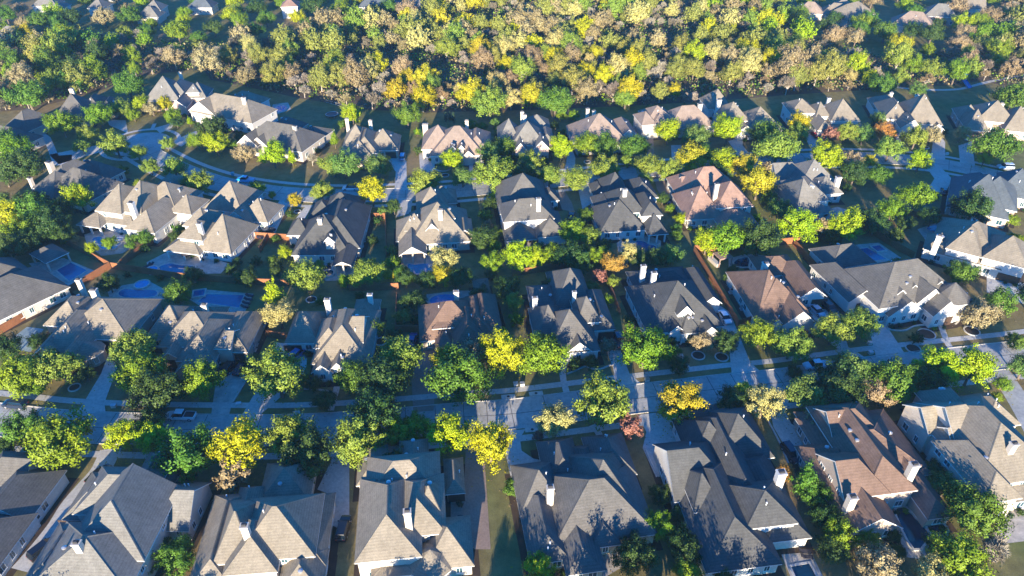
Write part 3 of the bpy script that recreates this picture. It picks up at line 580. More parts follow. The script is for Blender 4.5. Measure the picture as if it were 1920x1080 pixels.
 [(960, 270, 1021, 11, 4.2, 'xhh', 1.0), (935, 267, 975, 13, 3.4, 'xhh', .85), (966, 279, 986, 7, 4.0, 'ygh', 1.2), (1002, 277, 1029, 8, 4.2, 'ygh', 1.1), (1015, 264, 1037, 10, 3.4, 'yhh', .85), (985, 240, 1030, 8, 3.4, 'xhh', .8)], [(979, 209, 8.5), (984, 215, 8.5)], [], [], 3),
("the rosy paired-chimney house", "rosy brown roofed house with two slim white chimneys behind its ridge", 8, 'rosy', 'cream',
 [(1083, 274, 1181, 17, 3.4, 'xhh', .85), (1160, 258, 1198, 14, 3.4, 'ygh', .8)], [(1102, 203, 9), (1114, 207, 9)], [], [], 3),
("the pale box-wing house", "tan roofed house with pale two storey box wing at one end", 10, 'rosy', 'cream',
 [(1255, 240, 1341, 12, 4.0, 'xhh', .85), (1205, 233, 1229, 9, 5.5, 'xhh', .6), (1225, 235, 1257, 7, 4.8, 'xhh', .7), (1215, 225, 1262, 9, 5.6, 'xhh', .7)], [(1313, 194, 8.5, 1.6)], [], [], 3),
("the tall slanted-chimney house", "tan roofed house with tall grey chimney and steep dark rear gable", 6, 'tan', 'white',
 [(1360, 226, 1403, 11, 5.4, 'xhh', .8), (1330, 202, 1371, 10, 4.0, 'xhh', 1.0), (1400, 244, 1467, 13, 3.4, 'xhh', .85), (1445, 242, 1461, 6, 3.6, 'ygh', 1.0), (1385, 245, 1412, 9, 3.6, 'ygh', .7)], [(1349, 186, 9.5, 1.6)], [(1396, 255, 'l', .8)], [], 3),
("the white red-car house", "bright white walled tan roofed house with a red car on its drive", 0, 'tan', 'white',
 [(1484, 210, 1531, 9, 5.4, 'xhh', .7), (1532, 216, 1554, 9, 5.0, 'xhh', .7), (1560, 224, 1611, 12, 4.8, 'xhh', .85), (1550, 234, 1617, 6, 3.0, 'xhh', .5), (1535, 242, 1562, 10, 3.4, 'yhh', .8)], [(1555, 183, 8.5)], [], [], 3),
("the broad arched-door house", "broad tan roofed house with bright white walls and dark arched doorway", -10, 'tan', 'white',
 [(1700, 228, 1766, 16, 4.4, 'xhh', .9), (1658, 220, 1706, 14, 4.4, 'yhh', .9), (1690, 238, 1728, 10, 4.0, 'ygh', .9), (1745, 240, 1769, 8, 3.3, 'ygh', .8), (1640, 202, 1695, 10, 3.4, 'xhh', .7)], [(1672, 173, 7.5), (1720, 177, 8)], [(1755, 243, 'n', .8)], [(1683, 242, 'n')], 4),
("the pink brick garage house", "tan roofed house with pinkish brick garage wing and stepped dark roof", -15, 'tan', 'pink',
 [(1833, 223, 1905, 12, 4.8, 'xhh', .85), (1813, 240, 1852, 12, 3.3, 'xhh', .8), (1885, 242, 1940, 14, 3.6, 'xhh', .85), (1800, 222, 1840, 10, 3.4, 'xhh', .7)], [(1879, 193, 8.8, 1.6)], [(1822, 246, 'n', .8)], [], 3),
("the far low roofed house", "low grey house among trees at the far left edge", -10, 'gray', 'white', [(-12, 68, 43, 9, 3.2, 'xhh')], [], [], [], 0),
("the far white gable house", "white end walled house just below the top edge, far behind the wood", 5, 'gray', 'white', [(101, 15, 119, 8, 5, 'ygh'), (60, 10, 105, 9, 4, 'xhh')], [], [], [], 0),
("the far grey step-roofed house", "grey step roofed house with pale terrace beyond the wood", 0, 'gray', 'cream', [(255, 31, 296, 9, 3.6, 'xhh'), (270, 18, 300, 9, 5, 'xhh')], [], [], [], 0),
("the far red-roofed house", "small white two storey house with reddish roof beyond the wood", 8, 'terra', 'white', [(527, 12, 557, 9, 6, 'xhh', .6)], [], [], [], 0),
("the far pale lane house", "pale roofed house with cars by it far beyond the wood", -5, 'gray', 'white', [(165, 14, 192, 9, 4, 'xhh')], [], [], [], 0),
("the far blue-shaded house", "grey roofed house half hidden by bright trees at the top edge", 0, 'slate', 'cream', [(352, 13, 396, 9, 4, 'xhh')], [], [], [], 0),
("the far slate house", "slate blue roofed house at the top edge above the yellow wood", 0, 'slate', 'cream', [(672, 12, 748, 10, 4, 'xhh')], [], [], [], 0),
("the far neat gabled house", "small grey roofed house with bright gable beside the slate blue one", 5, 'gray', 'white', [(757, 16, 787, 9, 4, 'xhg')], [], [], [], 0),
("the far hill-corner house", "grey brown roofed house with little white window at the wood's upper corner", -15, 'rosy', 'cream', [(1493, 22, 1545, 10, 3.5, 'xhh')], [], [], [], 1),
("the far white-gabled pair house", "tan roofed house with white gable walls behind the upper right trees", -20, 'tan', 'white', [(1540, 24, 1598, 10, 3.6, 'xhg'), (1560, 14, 1600, 9, 4, 'xhh')], [], [], [], 1),
("the far square hip house", "pale tan hip roofed house nearest the wood among the far right houses", 35, 'tan', 'white', [(1590, 38, 1640, 13, 3.5, 'xhh')], [], [], [], 1),
("the far wide brown house", "wide brownish roofed house half hidden by bare trees at the far right", -25, 'rosy', 'cream', [(1672, 45, 1752, 13, 3.5, 'xhh')], [], [], [], 1),
("the far pinkish wall house", "pinkish walled two storey house beyond the far right bare trees", -15, 'gray', 'pink', [(1735, 28, 1796, 11, 4.5, 'xhh')], [], [], [], 1),
("the far glaring white house", "sunlit white house at the top edge of the far right group", -10, 'tan', 'white', [(1796, 14, 1848, 11, 4.5, 'xhg')], [], [], [], 1),
]
for h in HD:
    inf = house(*h)
    bad = [x for x in inf if x[2] < 2.2 or x[2] > 27]
    if bad: print("WING?", bad)
# planting beds round each house (dark mulch)
bp = []
for H in HOUSES:
    M3 = Matrix.Rotation(H['th'], 3, 'Z')
    for r in H['rects']:
        if r[4] > 6.1 or H['O'].y > 330: continue
        x0, y0, x1, y1 = r[0]-1.3, r[1]-1.5, r[2]+1.3, r[3]+1.0
        bp.append([M3 @ Vector(q)+H['O'] for q in ((x0, y0, 0), (x1, y0, 0), (x1, y1, 0), (x0, y1, 0))])
b = MB()
for i, p in enumerate(bp): b.face([(q.x, q.y, .010+.00004*i) for q in p])
struct(b.obj("planting_bed", M_MULCH))
# ------------------------------------------------------------------ trees: trunk with limbs + crown of leaf sprays
def leaf_quads(P, Nn, s, rng, asp=.62):
    n = len(P); Nn = Nn/np.linalg.norm(Nn, axis=1, keepdims=True)
    t = rng.normal(size=(n, 3)); t -= (t*Nn).sum(1, keepdims=True)*Nn; t /= np.linalg.norm(t, axis=1, keepdims=True)+1e-9
    q = np.cross(Nn, t); s = s[:, None]
    V = np.stack([P+t*s, P+q*s*asp, P-t*s, P-q*s*asp], 1).reshape(-1, 3)
    return V
def quad_mesh(name, V, mat):
    n = len(V)//4; me = bpy.data.meshes.new(name)
    me.vertices.add(len(V)); me.vertices.foreach_set("co", V.astype(np.float32).ravel())
    me.loops.add(4*n); me.loops.foreach_set("vertex_index", np.arange(4*n, dtype=np.int32))
    me.polygons.add(n); me.polygons.foreach_set("loop_start", np.arange(0, 4*n, 4, dtype=np.int32))
    try: me.polygons.foreach_set("loop_total", np.full(n, 4, dtype=np.int32))
    except Exception: pass
    me.materials.append(mat); me.update(); me.validate(); return me
FORM = dict(oak=(1.0, .76, 1.0, 84), round=(1.0, .96, 1.2, 78), cone=(1.0, 1.9, 2.1, 60), column=(1.0, 3.6, 3.7, 70), shrub=(1.0, .75, .72, 34), wood=(1.0, 1.0, 1.25, 84), vase=(1.0, .95, 1.25, 46))
def crown(form, seed, per=72, ls=.055):
    rng = np.random.default_rng(seed); rx, rz, zc, nc = FORM[form]
    d = rng.normal(size=(nc*3, 3)); d /= np.linalg.norm(d, axis=1, keepdims=True); d = d[d[:, 2] > -.62][:nc]
    lob = 1+.11*np.sin(3*np.arctan2(d[:, 1], d[:, 0])+rng.uniform(0, 6))+.12*np.sin(5*np.arctan2(d[:, 1], d[:, 0])+rng.uniform(0, 6))
    rad = rng.uniform(.56, .98, len(d))*lob
    if form in ('cone', 'column'): lat = 1-np.clip((d[:, 2]+.2), 0, 1)*.55
    else: lat = np.ones(len(d))
    C = d*rad[:, None]*np.array([rx, rx, rz]); C[:, :2] *= lat[:, None]
    cs = rng.uniform(.12, .28, len(d))
    allP, allN, allS = [], [], []
    for c, r, di in zip(C, cs, d):
        k = int(per*rng.uniform(.7, 1.3)*(r/.22)**1.6)
        p = rng.normal(size=(k, 3)); p /= np.linalg.norm(p, axis=1, keepdims=True); p *= (rng.uniform(0, 1, (k, 1))**.45)*r
        ax = di*np.array([1, 1, .7])+np.array([0, 0, .35]); ax /= np.linalg.norm(ax)
        p += ax*((p@ax)[:, None])*rng.uniform(.1, .9)       # sprays reach outward
        if form in ('cone', 'column'): p[:, 2] *= 1.7
        allP.append(c+p); nn = p/(np.linalg.norm(p, axis=1, keepdims=True)+1e-6)
        allN.append(nn*.9+di*.55+rng.normal(size=(k, 3))*.42); allS.append(rng.uniform(.6, 1.25, k)*ls)
    k = 700; p = rng.normal(size=(k, 3)); p /= np.linalg.norm(p, axis=1, keepdims=True); p *= rng.uniform(.1, .68, (k, 1)); p *= np.array([rx, rx, rz])
    if form in ('cone', 'column'): p[:, :2] *= (1-np.clip(p[:, 2:3]/rz, 0, 1)*.5)
    allP.append(p); allN.append(p+rng.normal(size=(k, 3))*.4); allS.append(np.full(k, ls*1.7))
    P = np.concatenate(allP); P[:, 2] += zc
    return leaf_quads(P, np.concatenate(allN), np.concatenate(allS), rng)
def trunk(form, seed, mat):
    rx, rz, zc, _ = FORM[form]; rng = random.Random(seed); b = MB()
    fork = max(.25, zc-rz*.72); r0 = .075 if form not in ('shrub',) else .05
    b.tube((0, 0, -.05), (rng.uniform(-.03, .03), rng.uniform(-.03, .03), fork), r0, r0*.72, 8)
    for i in range(6):
        a = i*1.047+rng.uniform(-.3, .3); l = rng.uniform(.4, .62); m = (math.cos(a)*l*.5, math.sin(a)*l*.5, fork+rz*.45); e = (math.cos(a)*l*1.2, math.sin(a)*l*1.2, fork+rz*rng.uniform(.75, 1.05))
        b.tube((0, 0, fork-.05), m, r0*.5, r0*.36, 5, cap=False); b.tube(m, e, r0*.36, r0*.1, 5, cap=False)
    b.tube((0, 0, fork-.05), (0, 0, zc+rz*.35), r0*.6, r0*.12, 6)
    return b.mesh("trunk", mat)
def bare(seed, dens=1.0):
    rng = np.random.default_rng(seed); br = MB(); P, T, Sz = [], [], []
    def grow(p, d, l, r, lev):
        e = p+d*l; br.tube(p, e, r, r*.66, 5 if lev < 2 else 3, cap=False)
        if lev >= 3:
            for k in range(int(30*dens)):
                t = d*1.0+rng.normal(size=3)*.75+np.array([0, 0, .25]); t /= np.linalg.norm(t)
                P.append(p+d*l*rng.uniform(.1, 1)+t*.1); T.append(t); Sz.append(rng.uniform(.10, .2))
            return
        for k in range(4 if lev else 5):
            a = rng.normal(size=3); a /= np.linalg.norm(a); n = d*.75+a*.78+np.array([0, 0, .12]); n /= np.linalg.norm(n)
            if n[2] < -.15: n[2] = .1
            grow(p+d*l*rng.uniform(.55, 1), n, l*rng.uniform(.6, .85), r*.55, lev+1)
    grow(np.array([0, 0, -.05]), np.array([0, 0, 1.]), .62, .055, 0)
    P, T, Sz = np.array(P), np.array(T), np.array(Sz); n = len(P)
    a = rng.normal(size=(n, 3)); q = np.cross(T, a); q /= np.linalg.norm(q, axis=1, keepdims=True); s = Sz[:, None]
    V = np.stack([P+T*s, P+q*s*.09, P-T*s, P-q*s*.09], 1).reshape(-1, 3)
    return br, V
CR, TR = {}, {}
for f, n in dict(oak=4, round=4, cone=2, column=1, shrub=2, wood=4, vase=2).items():
    CR[f] = [quad_mesh("crown", crown(f, 11*i+len(f)*101, *((104, .046) if f in ('oak', 'round') else ((90, .054) if f == 'wood' else (46, .085)))), LEAF['M']) for i in range(n)]
    TR[f] = [trunk(f, i, M_PBARK if f == 'wood' else M_BARK) for i in range(n)]
BR = []
for i in range(4):
    br, V = bare(50+i); BR.append((br.mesh("trunk", M_PBARK), quad_mesh("crown", V, LEAF['B'])))
DESC = dict(L="bright lime green", Y="golden yellow", G="gold and orange", O="orange", R="russet red", T="tan brown", P="pale straw coloured", S="sage green", M="mid green",
            D="dark green", A="olive green", B="bare grey twigged", C="dark", V="yellowish sage", Q="olive yellow", K="grey brown", W="coppery tan")
FOF = dict(Q='oak', K='oak', L='round', Y='round', G='round', O='round', R='vase', T='vase', P='round', S='oak', M='oak', D='oak', A='oak', V='oak', W='oak')
NAME = dict(oak="oak_tree", round="maple_tree", cone="conical_tree", column="cypress_tree", shrub="shrub", wood="wood_tree", vase="ornamental_tree")
KIND = dict(oak="oak tree", round="round tree", cone="conical tree", column="cypress", shrub="bush", wood="tree", vase="small tree")
PLANTS = []
tr_rng = random.Random(99)
def plant(loc, Rr, col, form, name=None, zs=1.0, group=None, mats=None):
    i = tr_rng.randrange(97)
    if form == 'bare':
        tm, cm = BR[i % 4]; nm = "bare_tree"; sc = Rr*.74
    else:
        k = i % len(CR[form]); tm, cm = TR[form][k], CR[form][k]; nm = name or NAME[form]; sc = Rr
    r = bpy.data.objects.new(nm, None); COL.objects.link(r); r.location = loc; r.rotation_euler = (0, 0, tr_rng.uniform(0, 6.28)); r.scale = (sc*tr_rng.uniform(.93, 1.07), sc*tr_rng.uniform(.93, 1.07), sc*zs)
    link("trunk", tm, r); c = link("crown", cm, r)
    c.material_slots[0].link = 'OBJECT'; c.material_slots[0].material = LEAF[col]
    if group: r['group'] = group
    THINGS.append(r)
    PLANTS.append(dict(o=r, col=col, form=form, R=Rr, loc=Vector(loc))); return r
YT = """40 805 72 M;110 828 116 A;10 842 40 D;233 818 62 L;290 822 62 L;283 792 56 D;352 857 106 M;448 838 96 Y;435 892 62 T;542 813 80 V;583 850 92 D;330 1046 66 M;312 1000 34 D;288 1047 30 D;
670 825 92 V;705 772 88 D;745 812 58 A;777 802 56 A;840 815 75 L;920 832 82 Y;963 915 38 M;1040 790 64 P;1008 818 22 R;1135 757 104 V;1183 800 44 R;752 852 56 D;715 862 50 D;800 862 44 D;1010 1066 56 L;1188 1040 72 D;
1230 985 56 A;1275 1015 52 D;1237 927 38 D;1267 945 34 D;1275 757 80 G;1373 752 56 D;1396 736 40 L;1432 756 66 P;1515 740 74 S;1575 735 80 D;1650 737 56 W;1677 714 88 M;1510 778 40 T;1472 886 30 O;1508 905 58 M cone;
1533 932 56 M;1550 968 58 D;1572 1002 66 A;1562 1032 56 D;1676 1005 30 D;1682 1035 30 D;1630 1006 40 A;1828 962 98 M;1770 1036 66 D;1800 1046 92 A;1884 1022 96 B bare;1650 1066 84 W;1748 1084 72 P;1773 913 54 S;1748 882 44 D;
1290 1036 58 D;1288 1072 50 A;1870 745 20 A;1355 1080 40 D;37 705 88 A;10 652 56 D;112 688 76 V;60 717 58 A;250 655 76 V;263 697 80 A;298 737 88 D;378 712 76 A;520 708 102 V;575 520 68 V;515 555 46 L cone;523 590 54 P;333 550 50 M;
664 706 66 M;690 690 34 A;715 717 88 D;752 670 76 V;700 605 40 M;836 675 52 G;860 710 104 M;886 662 58 W;942 662 82 Y;1018 668 86 A;1140 650 30 T;1105 668 30 D;1078 682 28 D;1208 657 86 A;1230 636 40 Y;1272 684 38 D;
1315 640 40 W;1362 640 46 D;1425 627 62 A;1483 648 66 V;1562 622 66 V;1610 610 64 V;1718 634 26 D;1835 588 62 W;1875 565 54 M;1803 513 50 M;1757 690 76 L;1825 690 76 L;1738 716 70 D;1675 712 78 M;1600 694 70 S;1574 712 78 D;1920 690 56 S;1498 616 20 R;
690 513 56 V;735 494 30 A;728 516 22 G;753 513 32 M;832 490 48 P;830 517 38 G;762 522 36 D;800 527 40 D;862 522 44 D;905 447 48 D;925 462 28 A;925 492 44 A;972 483 58 L;1006 482 40 L;1035 476 40 A;1075 435 50 A;1103 443 38 V;
1125 480 38 A;1150 496 42 O;1181 475 42 P;1125 519 28 R;775 565 46 D;755 593 30 S;950 540 46 D;1030 523 32 D;1200 486 42 D;1228 483 42 D;1257 479 44 S;1072 482 60 D;1325 454 46 L;1360 450 70 A;1425 449 76 D;1497 425 62 L;1541 426 40 T;1585 424 62 L;1640 422 46 D;
1293 301 56 G;1320 290 36 A;1357 306 46 L;1338 325 50 D;1395 314 50 G;1423 343 60 G;1440 313 30 T;1458 280 68 V;1365 243 56 L;1303 257 50 S;1435 252 56 M;1497 232 40 Y;1497 253 40 V;1557 253 28 R;1587 247 42 V;1620 253 40 S;1657 248 34 O;1650 223 30 S;1668 280 50 V;
1717 260 46 V;1747 254 36 W;1725 302 38 L;1547 297 56 L;1592 304 46 W;1602 326 50 D;1630 304 26 G;1648 330 42 M;1803 251 28 P;1867 273 76 M;1847 298 28 G;1673 393 46 A;1720 370 56 A;1747 408 40 D;1632 411 46 D;1463 393 42 S;1443 373 30 M;1825 391 70 D;1895 413 26 A;
1900 185 60 M;1657 161 46 M;1722 169 28 S;918 195 60 V;1042 192 62 M;1173 186 38 V;763 217 48 M;782 248 10 L cone;1053 218 20 A;1075 217 20 A;836 222 8 C column;843 221 8 C column;850 222 8 C column;1053 277 42 L;947 277 42 M;918 288 42 S;1103 271 46 A;1133 276 50 M;1187 278 50 M;1253 247 44 L;
848 303 38 L;867 333 40 S;795 343 56 V;697 360 52 Y;645 310 56 S;710 313 48 S;925 327 66 V;951 310 30 L;993 307 46 V;985 326 50 D;1030 330 44 V;1080 337 50 V;1133 320 54 V;1177 303 26 V;1213 313 48 V;1257 320 46 V;928 370 24 A;910 404 26 M;916 422 20 T;1100 404 30 M;1257 391 18 A;1275 411 22 L;660 213 36 L;
23 264 56 M;37 286 60 A;45 313 70 D;50 176 70 M;138 150 46 M;175 136 46 M;240 160 52 M;115 233 52 A;185 217 50 A;228 203 38 V;250 216 24 A;163 253 38 V;153 275 30 V;217 273 52 V;258 286 30 V;282 313 32 V;313 270 26 V;327 315 44 V;372 345 52 V;262 196 30 L;285 204 28 W;310 196 26 Y;325 217 32 A;355 228 12 L cone;
405 270 42 L;370 264 36 A;400 242 54 D;433 271 26 M;458 288 38 W;512 290 46 L;547 297 20 L cone;583 291 40 B bare;627 263 20 A cone;625 311 46 V;480 357 34 A;510 366 14 G;553 376 26 G;603 358 40 V;147 370 52 L;230 320 22 M;183 349 30 D;207 353 24 W;224 346 22 T;85 371 40 D;63 398 70 M;17 404 56 Y;33 438 60 A;92 422 66 D;60 452 50 D;
140 448 16 P;172 467 24 L;205 456 26 A;255 441 22 S;281 439 32 M;120 442 40 D;535 474 25 L;480 491 22 D;460 521 40 D;362 516 34 D;300 521 14 D;238 516 14 D;205 532 40 D;20 465 60 D;110 395 50 D;8 330 46 D;480 690 40 D;610 752 40 D;900 545 36 D;1090 500 40 D;1560 445 34 D;1700 420 30 D;1680 445 30 D;1290 545 20 D;640 470 22 D;
1180 600 22 D;1490 700 30 D;590 720 30 D;1240 560 18 M;1940 560 60 D;1905 640 34 M;1880 720 30 A;70 640 34 D;160 700 34 D;1260 640 20 D;1288 630 18 D;1115 590 20 D;780 600 24 D;740 630 30 D;1365 520 22 D"""
for t in YT.replace("\n", "").split(";"):
    q = t.split(); u, v, w, c = float(q[0]), float(q[1]), float(q[2]), q[3]; form = q[4] if len(q) > 4 else FOF[c]
    if form != 'bare' and w < 30 and form in ('oak', 'round') and c in 'DM': form = 'shrub'
    if form == 'cone' : w *= .8
    zc = 1.1 if form == 'bare' else FORM[form][2]; Rr = w/2/scale_at(v)
    for _ in range(4): Rr = w/2/scale_at(v, zc*Rr)
    p = G(u, v, zc*Rr); p.z = 0; Rr = min(Rr*1.06, 6.4)
    for H in HOUSES:                                     # keep every trunk outside the walls
        x, y = H['inv'](p)
        if H['inside'](x, y, .5, -1):
            p = p+Vector((math.sin(H['th']), -math.cos(H['th']), 0))*2.0
    plant((p.x, p.y, 0), Rr, c, form, zs=1.0)
# trees standing on the camera's side of the picture; their tops shade the nearest roofs
for x, y, rr, c in [(-88, 50, 4.6, 'M'), (-70, 52, 4.4, 'A'), (-47, 54, 3.4, 'S'), (3, 50, 4.6, 'D'), (13, 52, 4.8, 'M'), (22, 51, 4.4, 'A'), (31, 50, 4.8, 'D'), (40, 50, 4.6, 'M'), (50, 51, 3.6, 'S'), (-30, 49, 3.0, 'A'), (68, 50, 3.4, 'M'), (-16, 53, 4.0, 'M'), (-2.2, 49, 2.6, 'S'), (-10.6, 51, 2.3, 'D'), (59, 50, 4.0, 'A'), (-38, 52, 3.0, 'M'), (-57, 52, 3.4, 'D')]:
    plant((x, y, 0), rr, c, 'oak')
# foundation shrubs along the walls that face the lens
shr = random.Random(5)
for H in HOUSES:
    if H['O'].y > 260: continue
    M3 = Matrix.Rotation(H['th'], 3, 'Z'); n = 0
    for k, r in enumerate(H['rects']):
        if r[4] > 6.1 or len(r) < 6 or r[7]: continue
        x = r[0]+.8
        while x < r[2]-.5 and n < 9:
            if not H['inside'](x, r[1]-.7, .5, k) and shr.random() < .5:
                p = M3 @ Vector((x, r[1]-.95, 0))+H['O']
                u, v = PX(p)
                if -20 < u < 1940 and v < 1100: plant((p.x, p.y, 0), shr.uniform(.45, .85), shr.choice('DDDMAC'), 'shrub'); n += 1; H.setdefault('shr', []).append(PLANTS[-1])
            x += shr.uniform(1.2, 2.4)
def inpoly(p, poly):
    c = False; n = len(poly)
    for i in range(n):
        a, b2 = poly[i], poly[i-1]
        if (a[1] > p[1]) != (b2[1] > p[1]) and p[0] < (b2[0]-a[0])*(p[1]-a[1])/(b2[1]-a[1])+a[0]: c = not c
    return c
# more garden trees and tall bushes close to the house sides and along the back lots
dr_polys = [px_poly(p) for k, p in DR]+[px_poly(p) for p in PAT]
fl = random.Random(77); nfl = 0; tr = 0
while nfl < 95 and tr < 9000:
    tr += 1; x, y = fl.uniform(-150, 150), fl.uniform(66, 236); p = Vector((x, y, 0)); u, v = PX((x, y, 2))
    if not (-20 < u < 1940 and v < 1075) or min((p-q).length for q in street) < 10 or min((p-q).length for q in lane) < 10 or (p-bulb_c).length < 14 or min((p-q).length for q in by) < 5: continue
    rr = fl.uniform(1.2, 2.3)
    if any((q['loc']-p).length < rr+q['R']*.75 for q in PLANTS if q['R'] > 1.0) or any(inpoly(p, d) for d in dr_polys): continue
    near_h = 99; bad = False
    for H in HOUSES:
        if (H['c']-p).length > 26: continue
        lx, ly = H['inv'](p)
        for r in H['rects']:
            dx = max(r[0]-lx, lx-r[2], 0); dy = max(r[1]-ly, ly-r[3], 0); near_h = min(near_h, math.hypot(dx, dy))
    if near_h < rr*.8+.3 or near_h > 7.5 or y < 96 or (y < 150 and x < -75): continue
    plant((x, y, 0), rr, fl.choice("DDMMASVD"), fl.choice(['oak', 'oak', 'shrub', 'round'])); nfl += 1
# ------------------------------------------------------------------ the wood along the creek
fr = random.Random(31); spots = []
cell = {}
xs = [q.x for q in fpoly]; ys = [q.y for q in fpoly]
def try_spot(x, y, dmin):
    if not inpoly((x, y), fpoly): return False
    if y > 455 or abs(x) > .72*y+45: return False
    if abs(x) < 1e6:
        for H in HOUSES:
            if (H['c']-Vector((x, y, 0))).length < 12.5: return False
    i, j = int(x//9), int(y//9)
    for a in range(i-2, i+3):
        for c in range(j-2, j+3):
            for (px, py) in cell.get((a, c), ()):
                if (px-x)**2+(py-y)**2 < dmin*dmin: return False
    cell.setdefault((i, j), []).append((x, y)); return True
for _ in range(130000):
    x, y = fr.uniform(-330, 340), fr.uniform(215, 460)
    if math.sin(x*.061+1.3*math.sin(y*.045))+math.sin(y*.083+x*.027) < -1.05: continue        # clearings
    if try_spot(x, y, 6.2): spots.append((x, y))
spots.sort(key=lambda s: s[1])
def wood_col(x, y, r):
    u = PX((x, y, 9))[0]; k = r.random()
    if u < 330: pal = "MAADTQVBKKBW"
    elif u < 700: pal = "WQVBKQBPTKBT"
    elif u < 1000: pal = "QPWBKQBVYBTKG"
    elif u < 1300: pal = "BWQKTYVKBPBQT"
    elif u < 1650: pal = "QLKWBKVTPQBY"
    else: pal = "AWQTPBKBAVT"
    return pal[int(k*len(pal))]
wood = []
for k, (x, y) in enumerate(spots):
    c = wood_col(x, y, fr); rr = fr.uniform(2.6, 4.6)+2.2*fr.random()**3; form = 'bare' if c in 'BK' or (c in 'TW' and fr.random() < .5) else ('wood' if fr.random() < .7 else 'round')
    wood.append((x, y, c, rr, form))
vis = [w for w in wood if -40 < PX((w[0], w[1], 8))[0] < 1960 and PX((w[0], w[1], 8))[1] > -25]
near = vis[:296]; ids = set(id(w) for w in near); rest = [w for w in wood if id(w) not in ids]
for x, y, c, rr, form in near:
    q = plant((x, y, 0), rr, c, form, name="wood_tree", zs=fr.uniform(.9, 1.15), group="trees of the creek wood"); PLANTS[-1]['wood'] = True
# garden trees among the far houses beyond the wood
for _ in range(900):
    x, y = fr.uniform(-330, 360), fr.uniform(300, 470); u, v = PX((x, y, 6))
    if -30 < u < 1950 and -30 < v < 110 and not inpoly((x, y), fpoly) and all((h['c']-Vector((x, y, 0))).length > 11 for h in HOUSES) and all((q['loc']-Vector((x, y, 0))).length > 9 for q in PLANTS[-130:]):
        plant((x, y, 0), fr.uniform(3.4, 5.6), fr.choice("MAVDLYTWAM"), 'oak')
# the farther trees of the wood, read as one mass
rngW = np.random.default_rng(8); Vs, Ms = [], []; mk = sorted(LEAF)
base = {}
def lite(me, n, grow):
    co = np.empty(len(me.vertices)*3, np.float32); me.vertices.foreach_get("co", co); co = co.reshape(-1, 4, 3)
    sel = rngW.choice(len(co), min(n, len(co)), replace=False); q = co[sel]; c = q.mean(1, keepdims=True); return c+(q-c)*grow
for x, y, c, rr, form in rest:
    me = fr.choice(CR['wood'] if form != 'bare' else [t[1] for t in BR])
    q = lite(me, 1700, 1.65) if form != 'bare' else lite(me, 3000, 1.0)
    a = fr.uniform(0, 6.28); s = rr*(1 if form != 'bare' else .74); ro = np.array([[math.cos(a), -math.sin(a), 0], [math.sin(a), math.cos(a), 0], [0, 0, 1]])
    q = (q.reshape(-1, 3)*s)@ro.T+np.array([x, y, 0]); Vs.append(q); Ms.append(np.full(len(q)//4, mk.index(c), np.int32))
    if form == 'bare' or fr.random() < .5: pass
if Vs:
    me = quad_mesh("woodland", np.concatenate(Vs), LEAF[mk[0]])
    for k in mk[1:]: me.materials.append(LEAF[k])
    mi = np.concatenate(Ms); me.polygons.foreach_set("material_index", mi[:len(me.polygons)]); me.update()
    struct(link("woodland", me), 'stuff')
# undergrowth of the wood: low brush and fallen-leaf colours
P = []; n = 0
while n < 9000:
    x, y = fr.uniform(-330, 340), fr.uniform(215, 440)
    if inpoly((x, y), fpoly) and abs(x) < .72*y+30: P.append((x, y)); n += 1
P = np.array(P); k = 10; C = np.repeat(np.c_[P, np.zeros(len(P))], k, 0); h = rngW.uniform(.3, 3.0, (len(C), 1))
C = C+np.c_[rngW.normal(size=(len(C), 2))*1.1, h]
V = leaf_quads(C, rngW.normal(size=C.shape)+np.array([0, -.4, .8]), rngW.uniform(.3, .6, len(C)), rngW)
me = quad_mesh("undergrowth", V, LEAF['D']); me.materials.append(LEAF['T']); me.materials.append(LEAF['A'])
me.polygons.foreach_set("material_index", np.repeat(rngW.choice(3, len(P), p=[.4, .4, .2]), k).astype(np.int32)[:len(me.polygons)]); me.update()
struct(link("undergrowth", me), 'stuff')
# fallen leaves under the street and garden trees
lp = []
for q in PLANTS:
    if q['R'] < 1.2 or q.get('wood') or q['loc'].y > 300: continue
    n = {'Y': 130, 'L': 90, 'G': 130, 'O': 120, 'R': 70, 'T': 90, 'P': 100, 'W': 90}.get(q['col'], 38)
    for _ in range(n):
        a, r = fr.uniform(0, 6.283), q['R']*abs(fr.gauss(0, .9)); lp.append((q['loc'].x+r*math.cos(a), q['loc'].y+r*math.sin(a), fr.uniform(.05, .07), 0 if q['col'] in 'YLGAV' else 1))
lp = np.array(lp); V = leaf_quads(lp[:, :3], rngW.normal(size=(len(lp), 3))*.2+np.array([0, 0, 1]), rngW.uniform(.08, .2, len(lp)), rngW, .8)
me = quad_mesh("fallen_leaves", V, LEAF['G']); me.materials.append(LEAF['T']); me.polygons.foreach_set("material_index", lp[:, 3].astype(np.int32)[:len(me.polygons)]); me.update()
struct(link("fallen_leaves", me), 'stuff')
